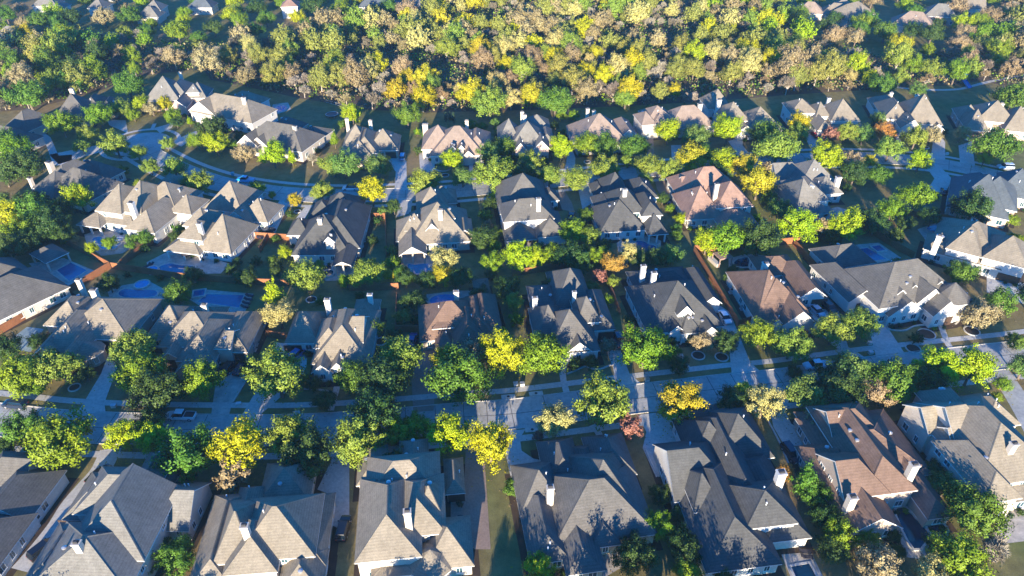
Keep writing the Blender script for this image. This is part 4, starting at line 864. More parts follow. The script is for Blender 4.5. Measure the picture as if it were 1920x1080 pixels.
# ------------------------------------------------------------------ fences
def fence(pts, label, h=1.9, mat=M_FENCE):
    P = [G(u, v) for u, v in pts]; c = P[len(P)//2]; root = thing("wooden_fence", label, "fence", (c.x, c.y, 0), group="cedar fences round the gardens")
    b, k = MB(), MB()
    for a, e in zip(P, P[1:]):
        d = (e-a); L = d.length; an = math.atan2(d.y, d.x); M = Matrix.Translation((a.x-c.x, a.y-c.y, 0)) @ Matrix.Rotation(an, 4, 'Z')
        n = max(1, int(L/.32))
        for i in range(n):                       # boards, each a little taller or shorter than the next
            x0 = L*i/n; hh = h+.03*((i*7) % 3-1); b.box(x0, -.02+.004*(i % 2), 0, x0+L/n-.012, .02+.004*(i % 2), hh, M=M)
        x = 0
        while x <= L: k.box(x-.05, .03, 0, x+.05, .13, h-.1, M=M); x += 2.4
        k.box(0, -.07, h+.045, L, .09, h+.09, M=M)
        for z in (.5, 1.4): k.box(0, .027, z, L, .07, z+.09, M=M)
    b.obj("board_panel", mat, root); k.obj("rail_frame", mat, root)
for pts, lb in [
 ([(-30, 645), (140, 545), (209, 503)], "long rust brown fence beside the pavilion pool house, its far end sunlit"),
 ([(209, 503), (132, 462), (92, 438)], "rust brown fence behind the pool with the pavilion"),
 ([(26, 482), (63, 460), (92, 438)], "short rust brown fence under dark trees left of the pavilion"),
 ([(228, 500), (290, 455), (365, 399)], "straight reddish fence between the curved pool garden and the flagstone pool house"),
 ([(211, 504), (333, 523), (470, 534), (543, 537)], "dark fence behind the flagstone deck pool, one panel glowing orange"),
 ([(655, 546), (700, 545), (748, 543)], "dark shaded fence behind the sage green trees above the twin gabled house"),
 ([(960, 519), (1050, 504), (1128, 492)], "dark red fence in deep shade above the white tall gabled house"),
 ([(1128, 492), (1137, 530), (1162, 590)], "reddish fence running down between the white gabled and rear chimneys houses"),
 ([(1300, 473), (1340, 540), (1383, 613)], "long orange brown fence between the rear chimneys house and the pergola garden"),
 ([(1383, 613), (1422, 601)], "short orange fence beside the brown pergola garden house's front corner"),
 ([(1300, 472), (1390, 468), (1490, 456)], "brown fence under the yellow hedge trees behind the pergola"),
 ([(1487, 460), (1520, 498), (1560, 540)], "brown fence between the pergola garden and the mansion's pool lawn"),
 ([(1490, 458), (1560, 448), (1630, 436)], "sunlit orange fence under two lime trees behind the mansion pool"),
 ([(1630, 436), (1670, 462), (1712, 485)], "dark red fence beyond the mansion's pool deck"),
 ([(688, 411), (723, 411)], "short sunlit orange fence beside the dark triangle dormer house"),
 ([(723, 402), (724, 445), (725, 488)], "thin fence along a narrow lawn left of the gabled porch house"),
 ([(467, 446), (543, 451)], "reddish fence across the end of a drive with a dark pickup"),
 ([(503, 450), (488, 475)], "short reddish fence below the parked dark pickup"),
 ([(500, 632), (539, 637)], "short glowing orange fence beside the twin gabled house's court"),
 ([(742, 623), (788, 623)], "short dark fence left of the brown oval pool house"),
 ([(1650, 400), (1760, 412), (1815, 425)], "dark red fence below the slate blue angled house"),
 ([(935, 575), (948, 622)], "dark side fence right of the brown oval pool house"),
 ([(745, 560), (742, 622)], "dark fence under shrubs left of the oval pool garden"),
]: fence(pts, lb)
def rail(pts, label):
    P = [G(u, v) for u, v in pts]; c = P[0]; root = thing("metal_railing", label, "railing", (c.x, c.y, 0)); b, k = MB(), MB()
    for a, e in zip(P, P[1:]):
        L = (e-a).length; n = int(L/2)
        b.tube(a-c+Vector((0, 0, 1.2)), e-c+Vector((0, 0, 1.2)), .05, .05, 5); b.tube(a-c+Vector((0, 0, .3)), e-c+Vector((0, 0, .3)), .05, .05, 5)
        for i in range(n+1): p = a.lerp(e, i/max(1, n))-c; k.tube(p, p+Vector((0, 0, 1.3)), .06, .06, 5)
    b.obj("rail", M_METAL, root); k.obj("post", M_METAL, root)
rail([(612, 193), (640, 201), (655, 208)], "pale open railing at the wood's edge above the trampoline lawn")
# ------------------------------------------------------------------ swimming pools
def pool(pts, label, smooth=0, wat=M_WAT, spa=None, cop=M_WALK, wall_h=.1):
    P = px_poly(pts); c = sum(P, Vector())/len(P)
    if smooth: P = ccw(chaikin(P, smooth))
    root = thing("swimming_pool", label, "pool", (c.x, c.y, 0)); L = [p-c for p in P]; O = offset(L, .38)
    b = MB(); n = len(L)
    for i in range(n):
        j = (i+1) % n; b.face([(L[i].x, L[i].y, wall_h), (O[i].x, O[i].y, wall_h), (O[j].x, O[j].y, wall_h), (L[j].x, L[j].y, wall_h)])
        b.face([(O[i].x, O[i].y, 0), (O[j].x, O[j].y, 0), (O[j].x, O[j].y, wall_h), (O[i].x, O[i].y, wall_h)])
        b.face([(L[i].x, L[i].y, wall_h), (L[j].x, L[j].y, wall_h), (L[j].x, L[j].y, .03), (L[i].x, L[i].y, .03)])
    b.obj("coping", cop, root)
    w = MB(); w.face([(p.x, p.y, .06) for p in L]); w.obj("pool_water", wat, root)
    if spa:
        s = G(spa[0], spa[1])-c; r = spa[2]; m = MB(); rg = [(math.cos(a*math.pi/8), math.sin(a*math.pi/8)) for a in range(16)]
        for i in range(16):
            a, e = rg[i], rg[(i+1) % 16]; q = lambda t, k, z: (s.x+t[0]*k, s.y+t[1]*k, z)
            m.face([q(a, r, .45), q(a, r+.4, .45), q(e, r+.4, .45), q(e, r, .45)]); m.face([q(a, r+.4, 0), q(e, r+.4, 0), q(e, r+.4, .45), q(a, r+.4, .45)])
            m.face([q(a, r, .45), q(e, r, .45), q(e, r, .3), q(a, r, .3)])
        so = m.obj("spa_wall", cop, root); m = MB(); m.face([(s.x+t[0]*r, s.y+t[1]*r, .36) for t in rg]); m.obj("spa_water", M_WAT2 if wat is not M_WAT3 else wat, so)
pool([(107, 507), (133, 493), (163, 507), (130, 527)], "rectangular blue pool with a pavilion at its end", wat=M_WAT)
pool([(168, 450), (188, 442), (195, 452), (210, 455), (225, 446), (230, 453), (215, 469), (187, 467)], "free form bright blue pool among patio trees below the tan house", 2, M_WAT2, (222, 450, 1.4))
pool([(294, 502), (318, 493), (335, 498), (368, 499), (366, 508), (345, 514), (300, 514)], "deep blue free form pool on the flagstone deck", 2, M_WAT, (286, 507, 1.3))
pool([(220, 550), (233, 541), (262, 545), (293, 543), (296, 555), (270, 559), (229, 558)], "dark blue wavy pool with raised round spa above the round bay house", 2, M_WAT, (267, 535, 1.6))
pool([(371, 566), (388, 552), (457, 554), (448, 577)], "large rectangular deep blue pool behind the house with two dark cars", 0, M_WAT)
pool([(803, 566), (812, 555), (840, 551), (860, 556), (864, 566), (850, 574), (818, 575)], "oval bright blue pool behind the brown roofed house", 2, M_WAT2)
pool([(763, 494), (776, 497), (790, 495), (805, 494), (813, 505), (795, 510), (782, 515), (766, 512)], "curvy bright blue pool below the gabled porch", 2, M_WAT2)
pool([(1191, 452), (1206, 452), (1217, 459), (1229, 461), (1231, 471), (1210, 474), (1190, 469)], "small deep blue pool by the corner porch, among dark cypress bushes", 1, M_WAT)
pool([(1376, 489), (1402, 481), (1420, 484), (1437, 483), (1436, 499), (1378, 501)], "dark blue pool with pale rocky rim behind the brown pergola house", 1, M_WAT3)
pool([(1559, 476), (1626, 465), (1662, 486), (1630, 490), (1567, 482)], "angular dark blue pool on the white mansion's pale deck", 0, M_WAT, None)
pool([(1735, 428), (1752, 421), (1775, 424), (1788, 433), (1780, 441), (1762, 436), (1745, 434)], "pale blue kidney shaped pool behind the angled tan house", 2, M_WAT2, (1779, 435, 1.5))
pool([(1676, 957), (1690, 950), (1707, 962), (1718, 976), (1738, 990), (1743, 1006), (1718, 1038), (1697, 1008)], "long dark winding pool beside the brown twin chimney house", 1, M_WAT3, (1755, 992, 1.5), wall_h=.35)
pool([(1483, 1063), (1517, 1057), (1532, 1085), (1497, 1092)], "small rectangular dark pool below the black roofed house", 0, M_WAT3)
pool([(513, 211), (516, 200), (533, 197), (540, 203), (528, 210)], "turquoise blue pool behind the long tan house", 2, M_WAT2)
pool([(604, 501), (616, 497), (624, 500), (618, 507), (606, 507)], "small dark garden pool below the triangle dormer house", 2, M_WAT3, (616, 514, 1.3))
# spa box on the mansion deck
def square_spa(u, v, label):
    p = G(u, v); r = thing("hot_tub", label, "hot tub", p, R(14)); b = MB()
    for q in ((-1.6, -1.6, 1.6, -1.25), (-1.6, 1.25, 1.6, 1.6), (-1.6, -1.25, -1.25, 1.25), (1.25, -1.25, 1.6, 1.25)): b.box(q[0], q[1], 0, q[2], q[3], .5)
    b.obj("tub_wall", M_WALK, r); w = MB(); w.box(-1.25, -1.25, .05, 1.25, 1.25, .38); w.obj("tub_water", M_WAT, r)
square_spa(1646, 468, "square raised spa at the far corner of the mansion's pool deck")
square_spa(374, 552, "square spa at the corner of the large rectangular pool")
# ------------------------------------------------------------------ cars
PAINT = {}
def paint(c):
    if c not in PAINT:
        m, N, L, P = new_mat("car_paint"); P.inputs['Base Color'].default_value = (*c, 1); P.inputs['Roughness'].default_value = .28; P.inputs['Coat Weight'].default_value = .6; PAINT[c] = m
    return PAINT[c]
def loft(b, secs, mi=0):
    rings = []
    for x, zl, zt, wl, wt in secs: rings.append([(x, -wl, zl), (x, -wl, (zl+zt)*.5), (x, -wt, zt), (x, wt, zt), (x, wl, (zl+zt)*.5), (x, wl, zl)])
    for a, c in zip(rings, rings[1:]):
        for k in range(6): j = (k+1) % 6; b.face([a[k], c[k], c[j], a[j]], mi)
    b.face(rings[0][::-1][::-1], mi); b.face(rings[-1][::-1], mi)
CARM = {}
def car_meshes(kind):
    if kind in CARM: return CARM[kind]
    Ld = dict(sedan=4.8, suv=4.95, pickup=5.8)[kind]; h = Ld/2; w = .94 if kind != 'sedan' else .9; zb = .32 if kind != 'pickup' else .45; zs = {'sedan': .92, 'suv': 1.08, 'pickup': 1.15}[kind]; zr = {'sedan': 1.42, 'suv': 1.74, 'pickup': 1.88}[kind]
    body = MB(); loft(body, [(-h, zb+.1, zs-.2, w*.86, w*.8), (-h+.12, zb, zs-.04, w*.97, w*.88), (-h+.9, zb-.05, zs, w, w*.92), (h-1.5, zb-.05, zs, w, w*.92), (h-.5, zb, zs-.08, w*.98, w*.86), (h-.08, zb+.05, zs-.22, w*.9, w*.76), (h, zb+.12, zs-.4, w*.84, w*.7)])
    cab = MB()
    if kind == 'sedan': cs = [(-1.75, zs-.05, zs, w*.9, w*.86), (-1.05, zs-.05, zr-.03, w*.9, w*.66), (.35, zs-.05, zr, w*.9, w*.68), (1.25, zs-.05, zs, w*.9, w*.84)]; rp = (-1.0, .38)
    elif kind == 'suv': cs = [(-h+.12, zs-.05, zs, w*.92, w*.88), (-h+.45, zs-.05, zr-.05, w*.92, w*.72), (.45, zs-.05, zr, w*.92, w*.74), (1.3, zs-.05, zs, w*.92, w*.86)]; rp = (-h+.5, .5)
    else: cs = [(-.75, zs-.05, zr-.4, w*.92, w*.82), (-.65, zs-.05, zr-.02, w*.92, w*.74), (.85, zs-.05, zr, w*.92, w*.76), (1.55, zs-.05, zs, w*.92, w*.86)]; rp = (-.6, .88)
    loft(cab, cs)
    roof = MB(); roof.box(rp[0]-.1, -w*.75, zr-.05, rp[1]+.1, w*.75, zr+.035, tx=.06, ty=.06)
    bed = None
    if kind == 'pickup':
        bed = MB(); bed.box(-h+.15, -w*.8, zs-.35, -.85, w*.8, zs+.006)
    wh = MB(); wh.tube((0, -.11, 0), (0, .11, 0), .36, .36, 14); rim = MB(); rim.tube((0, -.125, 0), (0, .125, 0), .22, .22, 10)
    hl = MB(); hl.box(-.06, -.17, -.07, .06, .17, .07); mir = MB(); mir.box(-.08, -.12, -.07, .08, .12, .07)
    CARM[kind] = dict(body=body.mesh("body", M_PLATE), cab=cab.mesh("window_glass", M_CGLASS), roof=roof.mesh("roof_panel", M_PLATE), bed=bed and bed.mesh("load_bed", M_DMETAL), tyre=wh.mesh("tyre", M_RUB), rim=rim.mesh("rim", M_METAL), hl=hl.mesh("headlight", M_PLATE), tl=hl.mesh("tail_light", M_TAIL), mir=mir.mesh("mirror", M_DMETAL), h=h, w=w, zs=zs)
    return CARM[kind]
def car(u, v, kind, ang, colr, label, roofc=None, cover=False):
    d = car_meshes(kind); p = G(u, v); p.z = .032; r = thing({'sedan': "parked_car", 'suv': "parked_suv", 'pickup': "pickup_truck"}[kind], label, {'sedan': "car", 'suv': "car", 'pickup': "pickup truck"}[kind], p, R(ang), "cars parked along the streets and drives")
    def put(nm, me, loc=(0, 0, 0), mt=None, par=r):
        o = link(nm, me, par, loc)
        if mt: o.material_slots[0].link = 'OBJECT'; o.material_slots[0].material = mt
        return o
    put("body", d['body'], mt=paint(colr)); put("window_glass", d['cab']); put("roof_panel", d['roof'], mt=paint(roofc or colr))
    if d['bed']:
        bd = put("load_bed", d['bed'])
        if 'blue' in label or 'turquoise' in label: bd.material_slots[0].link = 'OBJECT'; bd.material_slots[0].material = paint(sc3(colr, .8))
    for sx in (d['h']-.95, -d['h']+1.0):
        for sy in (-1, 1): t = put("wheel", d['tyre'], (sx, sy*(d['w']-.1), .36)); put("rim", d['rim'], par=t)
    for sy in (-1, 1):
        put("headlight", d['hl'], (d['h']-.1, sy*d['w']*.6, d['zs']-.3)); put("tail_light", d['tl'], (-d['h']+.06, sy*d['w']*.66, d['zs']-.22)); put("mirror", d['mir'], (1.0, sy*(d['w']+.08), d['zs']+.08))
WH, BK, NV = (.86, .88, .9), (.012, .013, .016), (.015, .025, .05)
for a in [(341, 784, 'pickup', 178, WH, "white pickup truck with black load bed parked by the straight street"), (1530, 689, 'pickup', 187, (.55, .76, .90), "pale blue pickup truck parked under the brown pergola house's trees"),
 (461, 341, 'pickup', 172, (.03, .38, .62), "turquoise pickup truck parked on the curving lane"), (658, 356, 'suv', 178, WH, "white station wagon with dark roof rack on the upper lane", BK), (31, 762, 'suv', 172, NV, "dark navy car on the street at the far left edge"),
 (432, 692, 'suv', 74, BK, "black car on the stone drive, left of the pair"), (454, 694, 'sedan', 74, NV, "navy car on the stone drive, right of the pair"), (558, 668, 'suv', 62, (.02, .16, .42), "blue car with white roof rack in the twin gabled house's court"),
 (1160, 642, 'pickup', 95, NV, "dark pickup on the drive right of the white tall gabled house"), (1358, 598, 'sedan', -80, WH, "white saloon car on the drive beside an orange fence"), (1553, 580, 'suv', -72, BK, "large black car in the pergola house's court"),
 (1531, 586, 'sedan', -72, (.42, .52, .62), "silver blue car beside a black one in the pergola house's court"), (1620, 583, 'sedan', -60, BK, "black saloon in front of the mansion's garages"), (1482, 854, 'suv', -75, NV, "dark car on the drive between black and brown roofed houses"),
 (500, 441, 'pickup', 62, NV, "dark pickup truck on the drive right of the flagstone pool house"), (484, 427, 'sedan', 5, BK, "dark car tucked beside the flagstone pool house's garage"), (773, 641, 'sedan', 85, (.22, .03, .16), "purple car beside the brown oval pool house"),
 (1249, 379, 'sedan', -55, NV, "dark blue car on the curved drive left of the terracotta house"), (1071, 407, 'sedan', 85, BK, "black car right of the long white upper wall house"), (755, 297, 'suv', 95, (.10, .25, .45), "blue and white car on the drive of the stepped ridge house"),
 (1218, 252, 'suv', 110, BK, "black car in front of the pale box wing house"), (1528, 256, 'sedan', 92, (.50, .02, .03), "bright red car on the white house's drive"), (1811, 260, 'sedan', 70, (.5, .62, .75), "pale blue car by the pink brick garage"),
 (1770, 362, 'sedan', 70, BK, "black car left of the slate blue angled house"), (1884, 316, 'suv', 178, (.55, .62, .7), "silver car above the slate blue angled house"), (645, 995, 'suv', 88, BK, "black car on the drive left of the many gabled turret house"),
 (188, 893, 'sedan', 60, BK, "black car on the upper part of the curving drive"), (86, 1032, 'suv', 58, BK, "black car at the lower end of the curving drive"), (214, 3, 'sedan', 0, WH, "white car at the top edge far beyond the wood")]: car(*a)
# ------------------------------------------------------------------ garden and street objects
def ac(u, v, ang, label):
    p = G(u, v); r = thing("air_conditioner", label, "air conditioner", p, R(ang), "air conditioner units beside the houses"); b = MB(); b.box(-.45, -.45, .08, .45, .45, 1.0); b.box(-.6, -.6, 0, .6, .6, .079); b.obj("casing", M_METAL, r)
    f = MB(); f.tube((0, 0, 1.001), (0, 0, 1.06), .36, .36, 14); f.obj("fan_grille", M_DMETAL, r)
for i, (u, v) in enumerate([(476, 657), (479, 647), (482, 637), (486, 627)]): ac(u, v, 0, ["lowest", "second from lowest", "second from top", "topmost"][i]+" of four white air conditioners right of the rectangular pool house")
for u, v, lb in [(1714, 820, "air conditioner nearest the brown roof, beside the long roadside house"), (1726, 826, "air conditioner nearest the long roadside house wall"), (1371, 549, "upper single air conditioner along the pergola house's white wall"),
    (1392, 580, "upper of two lower air conditioners along the pergola house"), (1402, 591, "lowest air conditioner along the pergola house's white wall"), (689, 418, "air conditioner at the top of the narrow lawn"), (681, 452, "air conditioner on the narrow lawn halfway down"),
    (678, 462, "dark air conditioner on the narrow lawn near the porch"), (200, 428, "blue unit beside the tan curved pool patio house wall"), (306, 433, "air conditioner against the curved pool house's right wall"), (462, 462, "unit beside the flagstone pool house's right wall"), (60, 968, "round unit along the white side walled house"), (72, 958, "second unit along the white side walled house")]: ac(u, v, 5, lb)
def ring_edge(u, v, r, label):
    p = G(u, v); root = thing("tree_ring", label, "tree ring", p, 0, "stone rings round young trees"); b = MB(); n = 20
    for i in range(n):
        a0, a1 = 2*math.pi*i/n, 2*math.pi*(i+1)/n; q = lambda a, k, z: (math.cos(a)*k, math.sin(a)*k, z)
        b.face([q(a0, r, .18), q(a0, r+.26, .18), q(a1, r+.26, .18), q(a1, r, .18)]); b.face([q(a0, r+.26, 0), q(a1, r+.26, 0), q(a1, r+.26, .18), q(a0, r+.26, .18)]); b.face([q(a0, r, .18), q(a1, r, .18), q(a1, r, 0), q(a0, r, 0)])
    b.obj("stone_edging", M_WALK, root); m = MB(); m.face([(math.cos(2*math.pi*i/n)*r, math.sin(2*math.pi*i/n)*r, .09) for i in range(n)]); m.obj("mulch", M_MULCH, root)
for u, v, r, lb in [(1309, 667, 1.25, "white tree ring on the lawn of the rear chimneys house, under russet leaves"), (1353, 670, 1.25, "white tree ring on the rear chimneys house's lawn, nearest the drive"), (1737, 627, 1.7, "wide tree ring on the mansion's shaded front lawn"), (1712, 654, 1.4, "tree ring on the mansion's verge by the kerb"),
    (1822, 621, 1.5, "tree ring on the mansion's sunlit grass"), (558, 397, .8, "small white tree ring below the gold sapling"), (584, 562, 1.1, "pale ring behind the twin gabled house's chimney"), (714, 641, 1.2, "pale ring on the grass right of the twin gabled house"), (835, 329, 1.0, "white ring below the two tiny dormers house"),
    (1101, 304, .9, "pale tree ring below the rosy roof"), (140, 727, 1.0, "dark ring on the round bay house's lawn"), (1735, 277, 1.0, "white ring in front of the broad arched door house")]: ring_edge(u, v, r, lb)
def edging(pts, label, w=.28, h=.28):
    P = resample([G(u, v) for u, v in pts]); c = P[0]; root = thing("bed_edging", label, "garden edging", (c.x, c.y, 0)); b = MB(); kerb(b, [p-c for p in P], 0, w, h); b.obj("stone_edging", M_WALK, root)
for pts, lb in [([(1662, 615), (1675, 620), (1697, 620), (1715, 612), (1740, 610), (1766, 613)], "curving white stone bed edge across the mansion's front lawn"), ([(1790, 609), (1797, 603), (1800, 598)], "short curved bed edge right of the mansion's sunlit walk"), ([(1063, 702), (1080, 695), (1097, 688), (1110, 692), (1124, 693), (1138, 688), (1150, 684)], "wavy pale bed edge in front of the white tall gabled house"),
    ([(1247, 648), (1262, 648)], "short straight bed edge left of the rear chimneys house's walk"), ([(1274, 647), (1285, 640), (1300, 646), (1345, 647)], "wavy bed edge right of the rear chimneys house's walk"), ([(570, 730), (595, 731), (620, 735)], "thin curved bed edge below the twin gabled house"), ([(855, 470), (868, 466), (882, 457)], "curved pale bed edge at the gabled porch house's corner"),
    ([(814, 318), (830, 322), (845, 318)], "curved pale wall by the two tiny dormers house's drive"), ([(1210, 842), (1222, 870), (1236, 895)], "low wall along the left side of the black roofed house's drive"), ([(1440, 790), (1462, 832), (1478, 870)], "low wall along the brown house's drive, on the black roof side"), ([(483, 680), (462, 715), (437, 755)], "pale stone edge curving along the stone drive"), ([(378, 925), (382, 940), (372, 955), (360, 950)], "round pale bed edge between grey and tan hip roofed houses"), ([(112, 905), (100, 908), (98, 895)], "round stone edge at the white side walled house's corner")]: edging(pts, lb)
# trampoline
p = G(623, 218); r = thing("trampoline", "round dark trampoline on the wide shaded lawn", "trampoline", p); b = MB()
for i in range(24):
    a0, a1 = math.pi*i/12, math.pi*(i+1)/12; b.tube((2.2*math.cos(a0), 2.2*math.sin(a0), .9), (2.2*math.cos(a1), 2.2*math.sin(a1), .9), .1, .1, 5, cap=False)
b.obj("frame", M_METAL, r); m = MB(); m.face([(2.1*math.cos(math.pi*i/12), 2.1*math.sin(math.pi*i/12), .9) for i in range(24)]); m.obj("jump_mat", M_DMETAL, r)
for i in range(6):
    a = math.pi*i/3; l = MB(); l.tube((2.2*math.cos(a), 2.2*math.sin(a), 0), (2.2*math.cos(a), 2.2*math.sin(a), .88), .06, .06, 5); l.obj("leg", M_METAL, r)
# basketball hoop
p = G(31, 655); r = thing("basketball_hoop", "dark basketball hoop at the edge of the pale court", "basketball hoop", p, R(40)); b = MB(); b.tube((0, 0, 0), (0, 0, 3.2), .09, .07, 8); b.tube((0, 0, 3.1), (.8, 0, 3.4), .06, .06, 6); b.obj("pole", M_DMETAL, r)
m = MB(); m.box(.8, -.9, 2.9, .86, .9, 4.0); m.obj("backboard", M_GLASS, r); m = MB()
for i in range(12): a0, a1 = math.pi*i/6, math.pi*(i+1)/6; m.tube((1.15+.23*math.cos(a0), .23*math.sin(a0), 3.05), (1.15+.23*math.cos(a1), .23*math.sin(a1), 3.05), .03, .03, 5)
m.obj("rim", plain("orange_rim", (.6, .15, .03)), r)
# pergola with outdoor kitchen, and the poolside pavilion
p = G(1352, 494); r = thing("pergola", "wooden slatted pergola over an outdoor kitchen in the brown roofed house's garden", "pergola", p, R(20)); b = MB()
for i in range(11): b.box(-1.9, -1.6+i*.3, 2.55, 1.9, -1.45+i*.3, 2.75)
b.box(-2, -1.7, 2.4, 2, -1.55, 2.54); b.box(-2, 1.5, 2.4, 2, 1.65, 2.54); b.obj("slat_roof", plain("pergola_wood", (.33, .22, .17), .8), r)
for x in (-1.8, 1.8):
    for y in (-1.6, 1.58): m = MB(); m.box(x-.1, y-.1, 0, x+.1, y+.1, 2.39); m.obj("post", MATS["pergola_wood"], r)
p = G(1341, 493); r = thing("outdoor_kitchen", "pale stone outdoor kitchen counter beside the wooden pergola", "kitchen counter", p, R(20)); m = MB(); m.box(-1.0, -2, 0, 0, 2, .95); m.obj("counter", WALL['stone'], r); m = MB(); m.box(-1.08, -2.08, .952, .08, 2.08, 1.03); m.obj("worktop", M_WALK, r)
p = G(100, 492); r = thing("pool_pavilion", "dark hip roofed open pavilion beside the rectangular blue pool", "pavilion", p, R(-34)); b = MB(); f = MB(); pts = [(-4, -3, 2.9), (4, -3, 2.9), (4, 3, 2.9), (-4, 3, 2.9), (-1.2, 0, 4.4), (1.2, 0, 4.4)]
roof_solid(b, f, pts, [(0, 1, 5, 4), (2, 3, 4, 5), (3, 0, 4), (1, 2, 5)]); ro = b.obj("roof", ROOF['dark'], r); f.obj("fascia", M_TRIM, ro)
for x in (-3.6, 3.6):
    for y in (-2.6, 2.6): m = MB(); m.box(x-.2, y-.2, 0, x+.2, y+.2, 2.7); m.obj("post", WALL['stone'], r)
def parasol(u, v, mat, label):
    p = G(u, v); r = thing("patio_umbrella", label, "parasol", p); b = MB(); b.tube((0, 0, 0), (0, 0, 2.5), .04, .04, 6); b.obj("pole", M_DMETAL, r); m = MB(); n = 8
    for i in range(n):
        a0, a1 = 2*math.pi*i/n, 2*math.pi*(i+1)/n; m.face([(1.5*math.cos(a0), 1.5*math.sin(a0), 2.1), (1.5*math.cos(a1), 1.5*math.sin(a1), 2.1), (0, 0, 2.6)]); m.face([(1.5*math.cos(a1), 1.5*math.sin(a1), 2.09), (1.5*math.cos(a0), 1.5*math.sin(a0), 2.09), (0, 0, 2.58)])
    m.obj("canopy", mat, r)
parasol(1713, 940, M_TEAL, "teal patio umbrella beside the winding dark pool"); parasol(355, 487, M_CLOTH, "dark patio umbrella by the flagstone pool house's porch")
def lounger(u, v, ang, label):
    p = G(u, v); r = thing("sun_lounger", label, "sun lounger", p, R(ang), "loungers on the pool decks"); b = MB(); b.box(-.35, -.95, .28, .35, .45, .4); b.obj("seat", M_CLOTH, r); M = Matrix.Translation((0, .45, .34)) @ Matrix.Rotation(R(35), 4, 'X'); b = MB(); b.box(-.35, 0, -.05, .35, .7, .06, M=M); b.obj("backrest", M_CLOTH, r)
    for x in (-.3, .3):
        for y in (-.85, .35): m = MB(); m.box(x-.03, y-.03, 0, x+.03, y+.03, .28); m.obj("leg", M_DMETAL, r)
for i, (u, v) in enumerate([(469, 556), (466, 563), (463, 570), (460, 577)]): lounger(u, v, 80, ["top", "second", "third", "lowest"][i]+" of four dark loungers along the large rectangular pool")
lounger(277, 500, -30, "left one of two dark loungers on the flagstone deck"); lounger(283, 499, -30, "right one of two dark loungers on the flagstone deck"); lounger(1508, 1036, 85, "upper dark lounger on the deck below the black roofed house"); lounger(1512, 1046, 85, "lower dark lounger on the deck below the black roofed house")
# storm inlets, utility boxes, bins, mailbox, slide
def inlet(u, v, ang, label):
    p = G(u, v); r = thing("storm_drain", label, "storm drain", p, R(ang), "storm drains at the kerb"); b = MB(); b.box(-1.4, -.55, 0, 1.4, .55, .125); b.obj("concrete_cap", M_WALK, r); m = MB(); m.tube((0, 0, .126), (0, 0, .14), .3, .3, 12); m.obj("iron_lid", M_DMETAL, r)
inlet(953, 744, 6, "pale storm drain cap by the far kerb, nearest the sunlit strip"); inlet(1005, 738, 8, "pale storm drain cap by the far kerb, right of another"); inlet(998, 806, 6, "pale storm drain cap on the near verge by the curved drive")
def ubox(u, v, label, c=WALL['white']):
    p = G(u, v); r = thing("utility_box", label, "utility box", p, R(8), "utility boxes on the verges"); b = MB(); b.box(-.45, -.35, 0, .45, .35, .6); b.obj("cabinet", c, r); b = MB(); b.box(-.5, -.4, .601, .5, .4, .66); b.obj("lid", M_METAL, r)
for u, v, lb in [(967, 722, "left one of two small white utility boxes on shaded lawn"), (979, 722, "right one of two small white utility boxes on shaded lawn"), (214, 763, "small pale utility box on the verge above the white pickup"), (448, 760, "small pale box on the verge below the stone drive"), (1213, 714, "small pale box on the verge below the rear chimneys house"), (1630, 645, "small white utility box left of the mansion's drive"), (1632, 663, "small pale box on the verge left of the mansion's drive"), (1775, 290, "small white box by the kerb under the pink brick garage house")]: ubox(u, v, lb)
p = G(437, 329); r = thing("wheelie_bin", "turquoise wheelie bin on the verge left of the turquoise pickup", "bin", p); b = MB(); b.box(-.35, -.4, .12, .35, .4, 1.0, tx=-.06, ty=-.06); b.obj("bin_body", M_TEAL, r); b = MB(); b.box(-.45, -.5, 1.001, .45, .5, 1.09); b.obj("lid", M_TEAL, r)
for x in (-.3, .3): b = MB(); b.tube((x-.04, -.4, .13), (x+.04, -.4, .13), .13, .13, 10); b.obj("wheel", M_RUB, r)
for u, v, c, lb in [(863, 978, M_DMETAL, "black bin by the turret house's garage wall"), (137, 988, M_BLUE, "blue bin beside the garage on the curving drive"), (1700, 705, M_DMETAL, "dark bin near the lime trees by the side road")]:
    p = G(u, v); r = thing("wheelie_bin", lb, "bin", p); b = MB(); b.box(-.35, -.4, .12, .35, .4, 1.0, tx=-.06, ty=-.06); b.obj("bin_body", c, r); b = MB(); b.box(-.45, -.5, 1.001, .45, .5, 1.09); b.obj("lid", c, r)
p = G(1803, 160); r = thing("playground_slide", "blue playground slide by the trail at the wood's edge", "slide", p, R(-60)); b = MB(); M = Matrix.Translation((0, 0, 2.2)) @ Matrix.Rotation(R(32), 4, 'Y'); b.box(0, -.9, -.1, 4.2, .9, 0, M=M); b.box(0, -1.0, -.1, 4.2, -.9, .4, M=M); b.box(0, .9, -.1, 4.2, 1.0, .4, M=M); b.obj("chute", M_BLUE, r)
b = MB(); b.box(-2.2, -1.2, 2.05, 0, 1.2, 2.2); b.obj("platform", M_DMETAL, r)
for x in (-2.1, -.1):
    for y in (-1.1, 1.1): b = MB(); b.box(x-.1, y-.1, 0, x+.1, y+.1, 4.1); b.obj("post", M_DMETAL, r)
b = MB(); b.face([(-2.6, -1.5, 4.1), (.4, -1.5, 4.1), (-1.1, 0, 5.2)]); b.face([(.4, -1.5, 4.1), (.4, 1.5, 4.1), (-1.1, 0, 5.2)]); b.face([(.4, 1.5, 4.1), (-2.6, 1.5, 4.1), (-1.1, 0, 5.2)]); b.face([(-2.6, 1.5, 4.1), (-2.6, -1.5, 4.1), (-1.1, 0, 5.2)]); b.obj("roof", M_BLUE, r)
